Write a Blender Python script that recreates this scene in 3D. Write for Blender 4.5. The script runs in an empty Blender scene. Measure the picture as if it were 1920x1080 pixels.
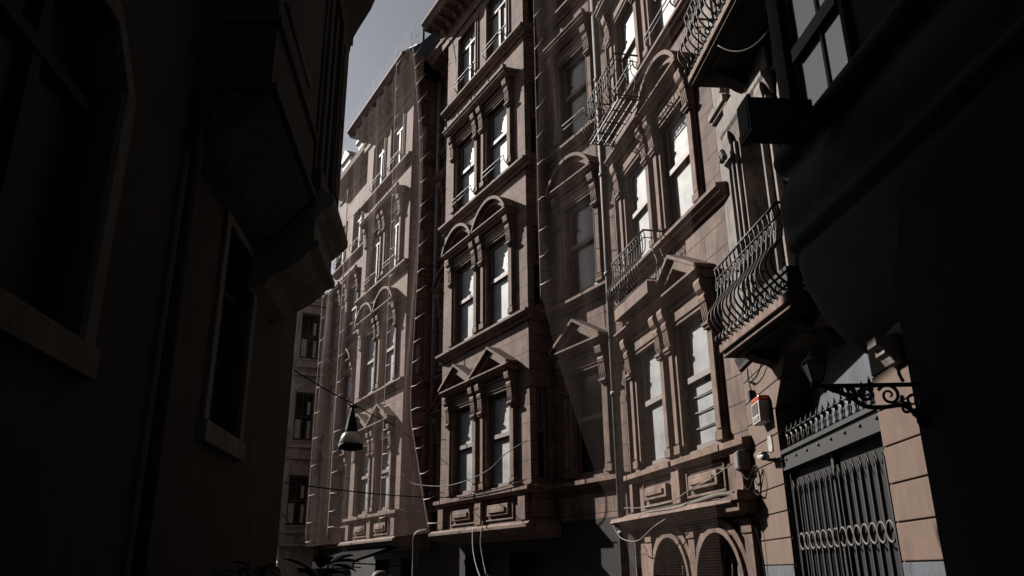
import bpy, math, random
from mathutils import Vector, Matrix
random.seed(7)
R_ = math.radians
SC = bpy.context.scene
COL = SC.collection

# ------------------------------------------------------------------ camera
cam_d = bpy.data.cameras.new('camera')
cam = bpy.data.objects.new('camera', cam_d); COL.objects.link(cam)
cam_d.sensor_width = 36.0
cam_d.lens = 1489.2/1920*36.0
cam_d.clip_start = 0.05; cam_d.clip_end = 3000
_p, _r = R_(19.672), R_(-0.640)
_A = Matrix(((1,0,0),(0,-math.sin(_p),math.cos(_p)),(0,math.cos(_p),math.sin(_p))))
_B = Matrix(((math.cos(_r),math.sin(_r),0),(-math.sin(_r),math.cos(_r),0),(0,0,1)))
_M = _B @ _A                       # world -> (right, up, forward)
right, up, fwd = Vector(_M[0]), Vector(_M[1]), Vector(_M[2])
cam.matrix_world = Matrix(((right.x,up.x,-fwd.x,0),(right.y,up.y,-fwd.y,0),(right.z,up.z,-fwd.z,1.6),(0,0,0,1)))
SC.camera = cam

# ------------------------------------------------------------------ light
SUN_AZ, SUN_EL = -51.0, 31.0       # azimuth measured from +Y towards +X
W = bpy.data.worlds.new('World'); SC.world = W; W.use_nodes = True
nt = W.node_tree; nt.nodes.clear()
sky = nt.nodes.new('ShaderNodeTexSky'); sky.sky_type = 'NISHITA'; sky.sun_disc = False
sky.sun_elevation = R_(SUN_EL); sky.sun_rotation = R_(SUN_AZ)
sky.air_density = 0.5; sky.dust_density = 0.9; sky.ozone_density = 1.0
hs = nt.nodes.new('ShaderNodeHueSaturation'); hs.inputs['Saturation'].default_value = 0.33
bg = nt.nodes.new('ShaderNodeBackground'); bg.inputs['Strength'].default_value = 0.05
out = nt.nodes.new('ShaderNodeOutputWorld')
nt.links.new(sky.outputs[0], hs.inputs['Color']); nt.links.new(hs.outputs[0], bg.inputs[0]); nt.links.new(bg.outputs[0], out.inputs[0])
sd = bpy.data.lights.new('sun', 'SUN'); sd.energy = 5.0; sd.angle = R_(0.5); sd.color = (1.0, 0.93, 0.86)
sun = bpy.data.objects.new('sun', sd); COL.objects.link(sun)
sdir = Vector((math.sin(R_(SUN_AZ))*math.cos(R_(SUN_EL)), math.cos(R_(SUN_AZ))*math.cos(R_(SUN_EL)), math.sin(R_(SUN_EL))))
sun.rotation_euler = sdir.to_track_quat('Z', 'Y').to_euler()
sun.location = sdir*60
SC.view_settings.view_transform = 'Standard'; SC.view_settings.look = 'None'
SC.view_settings.exposure = 1.03; SC.view_settings.gamma = 1.0
SC.cycles.max_bounces = 6
SC.cycles.transparent_max_bounces = 12

# ------------------------------------------------------------------ helpers
class MB:
    def __init__(s): s.v = []; s.f = []; s.sm = []
    def add(s, vs, fs, smooth=False):
        b = len(s.v); s.v += [tuple(p) for p in vs]; s.f += [tuple(i+b for i in f) for f in fs]; s.sm += [smooth]*len(fs); return s
    def box(s, x0, x1, y0, y1, z0, z1):
        if x0 > x1: x0, x1 = x1, x0
        if y0 > y1: y0, y1 = y1, y0
        if z0 > z1: z0, z1 = z1, z0
        return s.add([(x0,y0,z0),(x1,y0,z0),(x1,y1,z0),(x0,y1,z0),(x0,y0,z1),(x1,y0,z1),(x1,y1,z1),(x0,y1,z1)],
              [(0,3,2,1),(4,5,6,7),(0,1,5,4),(1,2,6,5),(2,3,7,6),(3,0,4,7)])
    def prism(s, poly, axis, a, b):
        """poly in the other two axes (x: (y,z), y: (x,z), z: (x,y)) extruded from a to b"""
        def P(q, t): return {'x': (t,q[0],q[1]), 'y': (q[0],t,q[1]), 'z': (q[0],q[1],t)}[axis]
        n = len(poly)
        vs = [P(q,a) for q in poly] + [P(q,b) for q in poly]
        fs = [tuple(range(n-1,-1,-1)), tuple(range(n,2*n))] + [(i,(i+1)%n,n+(i+1)%n,n+i) for i in range(n)]
        return s.add(vs, fs)
    def tube(s, pts, r, n=8, closed=False, smooth=True):
        pts = [Vector(p) for p in pts]; m = len(pts); vs = []
        rr = r if isinstance(r, (list, tuple)) else [r]*m
        prev = None
        for i, p in enumerate(pts):
            if closed: t = pts[(i+1)%m]-pts[i-1]
            else: t = pts[min(i+1,m-1)]-pts[max(i-1,0)]
            t.normalize()
            if prev is None:
                a = t.cross(Vector((0,0,1)));
                if a.length < 1e-3: a = t.cross(Vector((1,0,0)))
            else: a = prev - t*prev.dot(t)
            a.normalize(); prev = a; b = t.cross(a)
            for k in range(n):
                w = 2*math.pi*k/n; vs.append(p + (a*math.cos(w)+b*math.sin(w))*rr[i])
        fs = []
        for i in range(m if closed else m-1):
            j = (i+1)%m
            for k in range(n): fs.append((i*n+k, i*n+(k+1)%n, j*n+(k+1)%n, j*n+k))
        if not closed: fs += [tuple(range(n-1,-1,-1)), tuple((m-1)*n+k for k in range(n))]
        return s.add(vs, fs, smooth)
    def lathe(s, prof, c=(0,0,0), n=20, smooth=True):
        vs = []; fs = []
        for r, z in prof:
            for k in range(n):
                w = 2*math.pi*k/n; vs.append((c[0]+r*math.cos(w), c[1]+r*math.sin(w), c[2]+z))
        for i in range(len(prof)-1):
            for k in range(n): fs.append((i*n+k, i*n+(k+1)%n, (i+1)*n+(k+1)%n, (i+1)*n+k))
        return s.add(vs, fs, smooth)
    def wall(s, x0, x1, z0, z1, holes, y, depth, axis='x', sgn=1):
        """sheet facing +y with rectangular holes that have reveals going back by depth.
        axis 'y': the sheet lies in a plane x = y-argument and runs along local y, facing -x"""
        def P(a, d, z): return (a, y-d, z) if axis == 'x' else (y+d, a, z)
        xs = sorted(set([x0,x1]+[h[0] for h in holes]+[h[1] for h in holes])); zs = sorted(set([z0,z1]+[h[2] for h in holes]+[h[3] for h in holes]))
        xs = [x for x in xs if x0 <= x <= x1]; zs = [z for z in zs if z0 <= z <= z1]
        for i in range(len(xs)-1):
            for j in range(len(zs)-1):
                cx, cz = (xs[i]+xs[i+1])/2, (zs[j]+zs[j+1])/2
                if any(h[0] < cx < h[1] and h[2] < cz < h[3] for h in holes): continue
                s.add([P(xs[i],0,zs[j]),P(xs[i+1],0,zs[j]),P(xs[i+1],0,zs[j+1]),P(xs[i],0,zs[j+1])], [(0,1,2,3)])
        for h in holes:
            a,b,c,d = h
            for q in (((a,c),(a,d)),((b,c),(b,d)),((a,c),(b,c)),((a,d),(b,d))):
                (p0,q0),(p1,q1) = q
                s.add([P(p0,0,q0),P(p1,0,q1),P(p1,depth,q1),P(p0,depth,q0)], [(0,1,2,3)])
        return s
    def mesh(s, name, mat, bevel=0):
        me = bpy.data.meshes.new(name); me.from_pydata(s.v, [], s.f)
        me.polygons.foreach_set('use_smooth', s.sm); me.materials.append(mat); me.update()
        return me
    def build(s, name, mat, parent=None, loc=None, bevel=0):
        o = bpy.data.objects.new(name, s.mesh(name, mat)); COL.objects.link(o)
        if parent: o.parent = parent
        if loc: o.location = loc
        if bevel:
            b = o.modifiers.new('bevel', 'BEVEL'); b.width = bevel; b.segments = 2; b.limit_method = 'ANGLE'; b.angle_limit = R_(40)
        return o

def tag(o, label=None, cat=None, group=None, kind=None):
    if label: o['label'] = label
    if cat: o['category'] = cat
    if group: o['group'] = group
    if kind: o['kind'] = kind
    return o
def empty(name, loc=(0,0,0), rz=0.0, label=None, cat=None, group=None):
    o = bpy.data.objects.new(name, None); COL.objects.link(o)
    o.location = loc; o.rotation_euler = (0,0,rz); o.empty_display_size = 0.2
    return tag(o, label, cat, group)
def copy_tree(o, parent=None):
    c = o.copy(); COL.objects.link(c)
    if parent: c.parent = parent
    for ch in list(o.children): copy_tree(ch, c)
    return c
def arc(cx, cz, r, a0, a1, n): return [(cx+r*math.cos(R_(a0+(a1-a0)*i/n)), cz+r*math.sin(R_(a0+(a1-a0)*i/n))) for i in range(n+1)]

class Frame:
    """a facade line in plan: az = compass direction it runs away in, o = start point; side +1: street lies to its left"""
    def __init__(s, az, o, side=1):
        s.a = R_(az); s.d = Vector((math.sin(s.a), math.cos(s.a), 0)); s.n = Vector((-math.cos(s.a), math.sin(s.a), 0))*side
        s.o = Vector((o[0], o[1], 0)); s.side = side
        s.rz = math.pi/2 - s.a if side == 1 else -math.pi/2 - s.a
    def pt(s, u, out=0.0, z=0.0): return s.o + s.d*u + s.n*out + Vector((0,0,z))
FC = Frame(-29.35, (0.336, 15.97))
FR = Frame(-12.25, (2.925, 9.917))
FG = Frame(1.87, (2.6*math.cos(R_(1.87)), -2.6*math.sin(R_(1.87))))
FU = Frame(1.87-7, FG.pt(10.03)-10.03*Vector((math.sin(R_(1.87-7)), math.cos(R_(1.87-7)), 0)))   # upper floors of the gate house stand slightly askew
FL = Frame(-4.57, (-2.2*math.cos(R_(-4.57)), 2.2*math.sin(R_(-4.57))), side=-1)

# ------------------------------------------------------------------ materials
def nodes(name):
    m = bpy.data.materials.new(name); m.use_nodes = True
    n = m.node_tree; b = n.nodes['Principled BSDF']; return m, n, b
def ramp(n, fac, stops):
    r = n.nodes.new('ShaderNodeValToRGB'); cr = r.color_ramp
    while len(cr.elements) < len(stops): cr.elements.new(0.5)
    for e, (p, c) in zip(cr.elements, stops): e.position = p; e.color = (c[0],c[1],c[2],1) if hasattr(c,'__len__') else (c,c,c,1)
    n.links.new(fac, r.inputs[0]); return r.outputs[0]
def noise(n, vec, scale, detail=4, rough=.55, dist=0.0):
    t = n.nodes.new('ShaderNodeTexNoise'); t.inputs['Scale'].default_value = scale; t.inputs['Detail'].default_value = detail
    t.inputs['Roughness'].default_value = rough; t.inputs['Distortion'].default_value = dist
    n.links.new(vec, t.inputs['Vector']); return t.outputs[0]
def mapping(n, vec, scale=(1,1,1)):
    mp = n.nodes.new('ShaderNodeMapping'); mp.inputs['Scale'].default_value = scale; n.links.new(vec, mp.inputs['Vector']); return mp.outputs[0]
def mul(n, a, b, f=1.0, mode='MULTIPLY'):
    m = n.nodes.new('ShaderNodeMix'); m.data_type = 'RGBA'; m.blend_type = mode; m.inputs['Factor'].default_value = f
    n.links.new(a, m.inputs[6]); n.links.new(b, m.inputs[7]); return m.outputs[2]
def objvec(n):
    t = n.nodes.new('ShaderNodeTexCoord'); return t.outputs['Object']
def stone(name, base, row=0.0, width=1.1, joint=.012, var=.35, bump=.14, stain=.5, rough=.85, grain=1.0):
    """weathered stone or render; row > 0 adds ashlar joints of that height"""
    m, n, b = nodes(name)
    v = objvec(n)
    big = ramp(n, noise(n, v, .9, 5), [(.3, 1-var), (.7, 1.0)])
    mid = ramp(n, noise(n, v, 5.0, 8, .65), [(.25, 1-var*.9), (.65, 1.08)])
    streak = ramp(n, noise(n, mapping(n, v, (2.6,2.6,.7)), 1.3, 7, .65, 1.6), [(.36, 1-stain), (.6, 1.0)])
    fine = ramp(n, noise(n, v, 60.0, 3), [(.3, .8), (.7, 1.12)])
    rgb = n.nodes.new('ShaderNodeRGB'); rgb.outputs[0].default_value = (*base, 1)
    soot_ = ramp(n, noise(n, mapping(n, v, (1,1,.55)), 1.9, 9, .68, .9), [(.50, 1.0), (.70, 1-stain*1.05)])
    c = mul(n, rgb.outputs[0], big); c = mul(n, c, mid); c = mul(n, c, soot_); c = mul(n, c, streak); c = mul(n, c, fine, grain)
    h = mul(n, mid, fine, .6)
    if row:
        sp = n.nodes.new('ShaderNodeSeparateXYZ'); n.links.new(v, sp.inputs[0])
        ad = n.nodes.new('ShaderNodeMath'); ad.operation = 'ADD'; n.links.new(sp.outputs[0], ad.inputs[0]); n.links.new(sp.outputs[1], ad.inputs[1])
        cb = n.nodes.new('ShaderNodeCombineXYZ'); n.links.new(ad.outputs[0], cb.inputs[0]); n.links.new(sp.outputs[2], cb.inputs[1])
        bt = n.nodes.new('ShaderNodeTexBrick'); n.links.new(cb.outputs[0], bt.inputs['Vector'])
        bt.inputs['Scale'].default_value = 1; bt.inputs['Row Height'].default_value = row; bt.inputs['Brick Width'].default_value = width
        bt.inputs['Mortar Size'].default_value = joint; bt.inputs['Mortar Smooth'].default_value = .3
        bt.inputs['Color1'].default_value = (1,1,1,1); bt.inputs['Color2'].default_value = (.74,.72,.72,1); bt.inputs['Mortar'].default_value = (.14,.13,.13,1)
        c = mul(n, c, bt.outputs['Color'])
        h = mul(n, h, bt.outputs['Color'])
    n.links.new(c, b.inputs['Base Color']); b.inputs['Roughness'].default_value = rough; b.inputs['Specular IOR Level'].default_value = .25
    bp = n.nodes.new('ShaderNodeBump'); bp.inputs['Strength'].default_value = bump; bp.inputs['Distance'].default_value = .02
    bv = n.nodes.new('ShaderNodeBevel'); bv.samples = 4; bv.inputs['Radius'].default_value = .014; n.links.new(bv.outputs[0], bp.inputs['Normal'])
    n.links.new(h, bp.inputs['Height']); n.links.new(bp.outputs[0], b.inputs['Normal'])
    return m
def plain(name, base, rough=.5, metal=0.0, spec=.5, var=.25, scale=8.0, bump=.0):
    m, n, b = nodes(name); v = objvec(n)
    rgb = n.nodes.new('ShaderNodeRGB'); rgb.outputs[0].default_value = (*base, 1)
    c = mul(n, rgb.outputs[0], ramp(n, noise(n, v, scale, 6, .6), [(.3, 1-var), (.7, 1+var*.4)]))
    n.links.new(c, b.inputs['Base Color']); b.inputs['Roughness'].default_value = rough; b.inputs['Metallic'].default_value = metal
    b.inputs['Specular IOR Level'].default_value = spec
    if bump:
        bp = n.nodes.new('ShaderNodeBump'); bp.inputs['Strength'].default_value = bump; bp.inputs['Distance'].default_value = .01
        n.links.new(noise(n, v, scale*4, 6), bp.inputs['Height']); n.links.new(bp.outputs[0], b.inputs['Normal'])
    return m
def netting(name, cover, gather, base, pitch=.034):
    """fine mesh: an even thread cover, denser along the weave lines and where the cloth gathers in folds"""
    m, n, b = nodes(name); v = objvec(n)
    b.inputs['Base Color'].default_value = (*base,1); b.inputs['Roughness'].default_value = .8; b.inputs['Specular IOR Level'].default_value = .2
    wv = n.nodes.new('ShaderNodeTexWave'); wv.wave_type = 'BANDS'; wv.bands_direction = 'Z'; wv.inputs['Scale'].default_value = .314/pitch
    wv.inputs['Distortion'].default_value = 1.2; wv.inputs['Detail'].default_value = 1; wv.inputs['Detail Scale'].default_value = .35
    n.links.new(v, wv.inputs['Vector'])
    line = ramp(n, wv.outputs['Fac'], [(.0, cover*.35), (1.0, cover*1.6)])
    fold = ramp(n, noise(n, mapping(n, v, (1,1,.06)), 1.6, 4, .6, .5), [(.45, 0.0), (.75, gather)])
    ad = n.nodes.new('ShaderNodeMath'); ad.operation = 'ADD'; n.links.new(line, ad.inputs[0]); n.links.new(fold, ad.inputs[1])
    n.links.new(ad.outputs[0], b.inputs['Alpha'])
    return m

M = dict(
  stone=stone('pink_brown_ashlar', (.24,.152,.117), row=.37, width=1.25, joint=.011),
  stone_warm=stone('warm_brown_ashlar', (.25,.154,.115), row=.37, width=1.1, joint=.011, stain=.4),
  stone_pale=stone('pale_brown_ashlar', (.225,.15,.12), row=.36, width=1.35, joint=.012, var=.45, stain=.55),
  stone_trim=stone('pink_brown_trim_stone', (.235,.153,.119), var=.45, stain=.45),
  stone_dark=stone('shade_dark_stone', (.035,.029,.026), row=.4, var=.4),  # ground floor shade is put into this dark colour
  grey=stone('grey_render', (.56,.50,.46), var=.3, stain=.35),
  roof=plain('dark_slate', (.035,.035,.038), .7, var=.4, bump=.5),
  dormer=plain('pale_roof_render', (.5,.46,.44), .8, var=.3),
  peach=stone('peach_ashlar', (.115,.078,.06), row=.0, var=.12, stain=.14, bump=.15, grain=.6),
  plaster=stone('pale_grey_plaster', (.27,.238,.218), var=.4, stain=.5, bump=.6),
  darkplaster=stone('dark_plaster', (.032,.029,.027), var=.55, stain=.6, bump=.5),
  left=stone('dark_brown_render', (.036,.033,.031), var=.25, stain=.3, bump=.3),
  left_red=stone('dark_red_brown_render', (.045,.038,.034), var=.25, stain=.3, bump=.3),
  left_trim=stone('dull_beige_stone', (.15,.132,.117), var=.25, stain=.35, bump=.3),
  left_frame=plain('dark_oxide_red_paint', (.012,.008,.008), .7, spec=.2),
  iron=plain('black_wrought_iron', (.02,.02,.021), .6, .0, .3, bump=.3),
  iron_grey=plain('weathered_grey_iron', (.085,.08,.075), .65, .1, .3, var=.5, bump=.3),
  gatepaint=plain('dark_grey_gate_paint', (.011,.012,.014), .6, .0, .3),
  bluegrey=stone('blue_grey_render', (.08,.09,.105), var=.2, stain=.25, bump=.3),
  pipe=plain('grey_zinc_pipe', (.12,.11,.105), .7, .1, .3, var=.5),
  wood=plain('dark_brown_timber', (.085,.06,.048), .65, var=.4, scale=5),
  woodred=plain('red_brown_boards', (.12,.065,.048), .7, var=.4, scale=4),
  black=plain('black_plastic', (.010,.010,.011), .7, spec=.15),
  matt=plain('matt_black_shadow', (.02,.019,.018), .95, spec=.1),
  cable=plain('black_cable', (.012,.012,.012), .9, spec=.1),
  whitecable=plain('pale_cable', (.17,.16,.15), .9, spec=.1),
  rope=plain('pale_rope', (.55,.50,.47), .9, spec=.1),
  white=plain('off_white_plastic', (.27,.255,.235), .45, var=.35),
  orange=plain('orange_lens', (.33,.07,.03), .3, var=.1),
  asphalt=stone('asphalt', (.05,.05,.052), var=.3, bump=.6),
  paving=stone('paving', (.12,.11,.10), row=.4, width=.6, var=.3),
  leaf=plain('dark_green_leaf', (.014,.018,.010), .7, var=.4),
  pot=plain('dark_terracotta', (.06,.035,.025), .7),
  awning=plain('black_awning_cloth', (.010,.010,.010), .95, spec=.03, bump=.2),
  darkpipe=plain('dull_dark_pipe', (.06,.056,.052), .7, spec=.2),
  stem=plain('brown_stem', (.04,.03,.02), .8),
  net=netting('fine_safety_netting', .05, .02, (.42,.29,.235)),
  net2=netting('grey_safety_netting', .018, .01, (.40,.31,.26)),
)
def glass(name, base, rough, spec=1.0, coat=.0, var=.3):
    m, n, b = nodes(name); v = objvec(n)
    rgb = n.nodes.new('ShaderNodeRGB'); rgb.outputs[0].default_value = (*base,1)
    c = mul(n, rgb.outputs[0], ramp(n, noise(n, v, 3, 6, .6), [(.3,1-var),(.7,1.1)]))
    n.links.new(c, b.inputs['Base Color']); b.inputs['Roughness'].default_value = rough; b.inputs['Specular IOR Level'].default_value = spec
    n.links.new(ramp(n, noise(n, v, 6, 5), [(.3,max(.02,rough-.06)),(.7,rough+.06)]), b.inputs['Roughness'])
    return m
M['dusty'] = glass('dusty_window_glass', (.30,.315,.32), .6, .28, var=.45)
M['curtain'] = glass('window_glass_with_white_blind', (.20,.21,.213), .62, .25, var=.5)
M['glass'] = glass('dark_window_glass', (.013,.014,.015), .16, .22)
M['blackglass'] = glass('black_shaded_glass', (.012,.012,.012), .35, .06)
M['skyglass'] = glass('bright_window_glass', (.07,.08,.085), .05, 1.0, var=.1)
M['lampglass'] = glass('old_lantern_glass', (.16,.155,.14), .35, .5)

# ================================================================== SETTING
g = MB(); g.add([(-600,-600,0),(600,-600,0),(600,900,0),(-600,900,0)], [(0,1,2,3)])
tag(g.build('ground', M['paving']), kind='structure')
rd = MB()
p = [(-1.6,-20), (2.0,-20), (2.2,9.0), (1.2,13.5), (-1.0,17.5), (-9.5,33), (-24,58), (-28,56), (-14.5,31.5), (-6,16.5), (-2.4,10.5), (-1.7,8)]
rd.add([(x,y,.004) for x,y in p], [tuple(range(len(p)))])
tag(rd.build('road', M['asphalt']), kind='structure')

# ================================================================== WINDOW KIT for the pink stone row
# origin: middle of the opening, at the opening's bottom edge; x along the facade, +y to the street
WW = 1.07
def sash_frame(w, h, kind):
    f = MB(); y0, y1 = -.15, -.08; x = w/2
    f.box(-x, -x+.07, y0, y1, 0, h); f.box(x-.07, x, y0, y1, 0, h); f.box(-x+.07, x-.07, y0, y1, h-.08, h); f.box(-x+.07, x-.07, y0, y1, 0, .09)
    if kind == 'sash':
        f.box(-x+.07, x-.07, y0+.005, y1+.035, h*.52, h*.52+.09)
        f.box(-x+.07, -x+.12, y0, y1+.02, h*.52+.09, h-.08); f.box(x-.12, x-.07, y0, y1+.02, h*.52+.09, h-.08)
    else:
        f.box(-x+.07, x-.07, y0, y1+.02, h*.74, h*.74+.075)
        f.box(-.05, .05, y0, y1+.01, .09, h*.74)
        f.box(-.022, .022, y0, y1-.01, h*.74+.075, h-.08)
        for s in (-1,1): f.box(s*.05, s*(x-.07), y0+.015, y1-.02, h*.37-.018, h*.37+.018)
    return f
def pane_mesh(w, h, kind):
    q = MB(); x = w/2-.07
    if kind == 'sash':
        q.box(-x-.012, x+.012, -.135, -.115, h*.52+.08, h-.07); q.box(-x-.012, x+.012, -.142, -.125, .08, h*.52+.01)
    else: q.box(-x-.012, x+.012, -.14, -.12, .08, h-.07)
    return q
def console(mb, x, z, w=.17):
    """fluted bracket carrying the hood"""
    a, b = x-w/2, x+w/2
    mb.prism([(0.0,z),(.21,z),(.225,z-.05),(.20,z-.16),(.15,z-.22),(.17,z-.27),(.15,z-.34),(0.0,z-.36)], 'x', a, b)
    for k in range(4):
        xx = a+.018+k*(w-.036)/3
        mb.prism([(.0,z-.36),(.145,z-.36),(.13,z-.56),(.105,z-.64),(0,z-.64)], 'x', xx-.015, xx+.015)
    mb.box(a+.01, b-.01, 0, .10, z-.63, z-.37)
    mb.box(a-.015, b+.015, 0, .15, z-.69, z-.64)
    mb.box(a, b, 0, .125, z-.735, z-.69)
def surround_mesh(w, h, hood):
    s = MB(); x = w/2
    s.box(-x-.06, -x, -.02, .05, 0, h+.06); s.box(x, x+.06, -.02, .05, 0, h+.06); s.box(-x, x, -.02, .05, h, h+.06)       # inner architrave
    if hood == 'plain':
        s.box(-x-.14, -x-.06, -.01, .03, 0, h+.14); s.box(x+.06, x+.14, -.01, .03, 0, h+.14); s.box(-x-.06, x+.06, -.01, .03, h+.06, h+.14)
        return s
    for sg in (-1,1):
        cx = sg*(x+.155)
        s.box(cx-.095, cx+.095, -.01, .045, .13, h-.40)
        s.box(cx-.06, cx+.06, .045, .085, .16, h-.42)
        s.box(cx-.105, cx+.105, -.01, .10, 0, .13)
        console(s, cx, h+.335, .19)
    s.box(-x-.06, x+.06, .05, .075, h+.06, h+.30)                    # frieze
    s.box(-x-.02, x+.02, .075, .10, h+.24, h+.30)
    return s
def hood_base(m, X, z):
    m.prism([(0,z),(.16,z),(.19,z+.035),(.24,z+.05),(.27,z+.09),(.30,z+.10),(.30,z+.135),(0,z+.135)], 'x', -X, X)
def pediment_mesh(w, h, flat=False):
    m = MB(); X = w/2+.31; z = h+.336
    hood_base(m, X, z)
    zb, ap = z+.137, z+.137+.46
    if flat: return m
    for sg in (-1,1):
        n = 1
        m.prism([(sg*X, zb),(sg*(X-.27), zb),(0, ap-.15),(0, ap+.02)] if sg > 0 else [(0, ap+.02),(0, ap-.15),(-(X-.27), zb),(-X, zb)], 'y', 0, .24)
        m.prism([(sg*(X+.03), zb+.0),(0, ap+.02),(0, ap+.085),(sg*(X+.03), zb+.06)], 'y', 0, .315)
    m.prism([(-(X-.2), zb),(X-.2, zb),(0, ap-.08)], 'y', -.01, .06)
    return m
def arch_mesh(w, h):
    m = MB(); X = w/2+.31; z = h+.336
    hood_base(m, X, z)
    zb = z+.137; n = 14
    # segmental arch through (-X,zb) (0,zb+.52) (X,zb)
    H = .52; r = (X*X+H*H)/(2*H); cz = zb+H-r; a = math.degrees(math.asin(X/r))
    for (r0, r1, y1) in ((r-.17, r-.055, .20), (r-.055, r+.02, .31), (r-.21, r-.17, .12)):
        A = arc(0, cz, r1, 90+a, 90-a, n); Bq = arc(0, cz, r0, 90+a, 90-a, n)
        for i in range(n):
            q = [A[i], A[i+1], (Bq[i+1][0], max(Bq[i+1][1], zb)), (Bq[i][0], max(Bq[i][1], zb))]
            m.prism(q, 'y', 0, y1)
    rr = r-.2
    for k in range(9):
        xx = -X*.62+k*X*1.24/8; zt = cz+math.sqrt(max(.01, rr*rr-xx*xx))
        if zt > zb+.05: m.box(xx-.025, xx+.025, 0, .05, zb, zt)
    return m
def cornice_mesh(w, h):
    m = MB(); X = w/2+.33; z = h+.336
    hood_base(m, X, z)
    m.prism([(0,z+.137),(.30,z+.137),(.335,z+.17),(.335,z+.20),(0,z+.24)], 'x', -X-.02, X+.02)
    for xx in (-X+.1, 0.0, X-.1): m.box(xx-.05, xx+.05, .2, .3, z+.22, z+.33)
    return m
def sill_mesh(w):
    m = MB(); X = w/2+.28
    m.prism([(-.2,-.02),(.13,-.02),(.15,-.05),(.15,-.10),(.1,-.13),(-.0,-.13),(0,-.03),(-.2,-.03)], 'x', -X, X)
    return m
def rail_mesh(w):
    m = MB(); x = w/2+.02
    m.tube([(-x,.04,.02),(-x,.13,.10),(-x,.15,.24),(-x+.03,.15,.26),(x-.03,.15,.26),(x,.15,.24),(x,.13,.10),(x,.04,.02)], .013, 6)
    m.tube([(-x,.145,.15),(x,.145,.15)], .009, 5)
    return m
KINDS = {  # hood, sash type, height, rail
 'pediment': ('pediment','sash',2.0,0), 'arch': ('arch','sash',1.98,0), 'cornice': ('cornice','sash',1.92,1), 'cornice_casement': ('cornice','casement',1.92,1),
 'plain': ('plain','casement',1.74,1), 'flat': ('flat','sash',2.0,0), 'slit': ('slit','sash',1.9,0)}
MESH = {}
def kitmesh(key, fn):
    if key not in MESH: MESH[key] = fn()
    return MESH[key]
def part(name, me, parent, loc=None, scale=None):
    o = bpy.data.objects.new(name, me); COL.objects.link(o); o.parent = parent
    if loc: o.location = loc
    if scale: o.scale = scale
    return o
def window(kind, parent, x, y, z, sz=1.0, w=WW, pane='dusty', sill=True, wood='wood'):
    hood, st, h, rail = KINDS[kind]
    win = part('window', kitmesh(('f',st,w,h,wood), lambda: sash_frame(w,h,st).mesh('window', M[wood])), parent, (x,y,z), (1,1,sz))
    part('pane', kitmesh(('p',st,w,h,pane), lambda: pane_mesh(w,h,st).mesh('pane', M[pane])), win)
    if hood == 'slit': return win
    part('surround', kitmesh(('s',hood=='plain',w,h), lambda: surround_mesh(w,h,hood).mesh('surround', M['stone_trim'])), win)
    if hood == 'pediment': part('pediment', kitmesh(('pd',w,h), lambda: pediment_mesh(w,h).mesh('pediment', M['stone_trim'])), win)
    if hood == 'flat': part('hood', kitmesh(('fl',w,h), lambda: pediment_mesh(w,h,True).mesh('hood', M['stone_trim'])), win)
    if hood == 'arch': part('arched_hood', kitmesh(('ar',w,h), lambda: arch_mesh(w,h).mesh('arched_hood', M['stone_trim'])), win)
    if hood == 'cornice': part('hood', kitmesh(('co',w,h), lambda: cornice_mesh(w,h).mesh('hood', M['stone_trim'])), win)
    if rail: part('guard_rail', kitmesh(('r',w), lambda: rail_mesh(w).mesh('guard_rail', M['iron'])), win)
    return win

FLOORS = [3.28, 6.92, 10.6, 14.22]; SILLS = [3.2, 6.80, 10.38, 13.97]
def string_profile(z):
    return [(0,z-.20),(.05,z-.20),(.07,z-.15),(.13,z-.12),(.17,z-.07),(.19,z-.06),(.19,z-.005),(0,z+.03)]
def course(mb, poly, x0, x1, y=0.0):
    mb.prism([(q[0]+y, q[1]) for q in poly], 'x', x0, x1)
def course_side(mb, poly, x, y0, y1):
    """same profile along a face x = const that looks to -x"""
    n = len(poly)
    vs = [(x-q[0], y0, q[1]) for q in poly]+[(x-q[0], y1, q[1]) for q in poly]
    mb.add(vs, [tuple(range(n)), tuple(range(2*n-1,n-1,-1))]+[(i, n+i, n+(i+1)%n, (i+1)%n) for i in range(n)])

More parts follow.
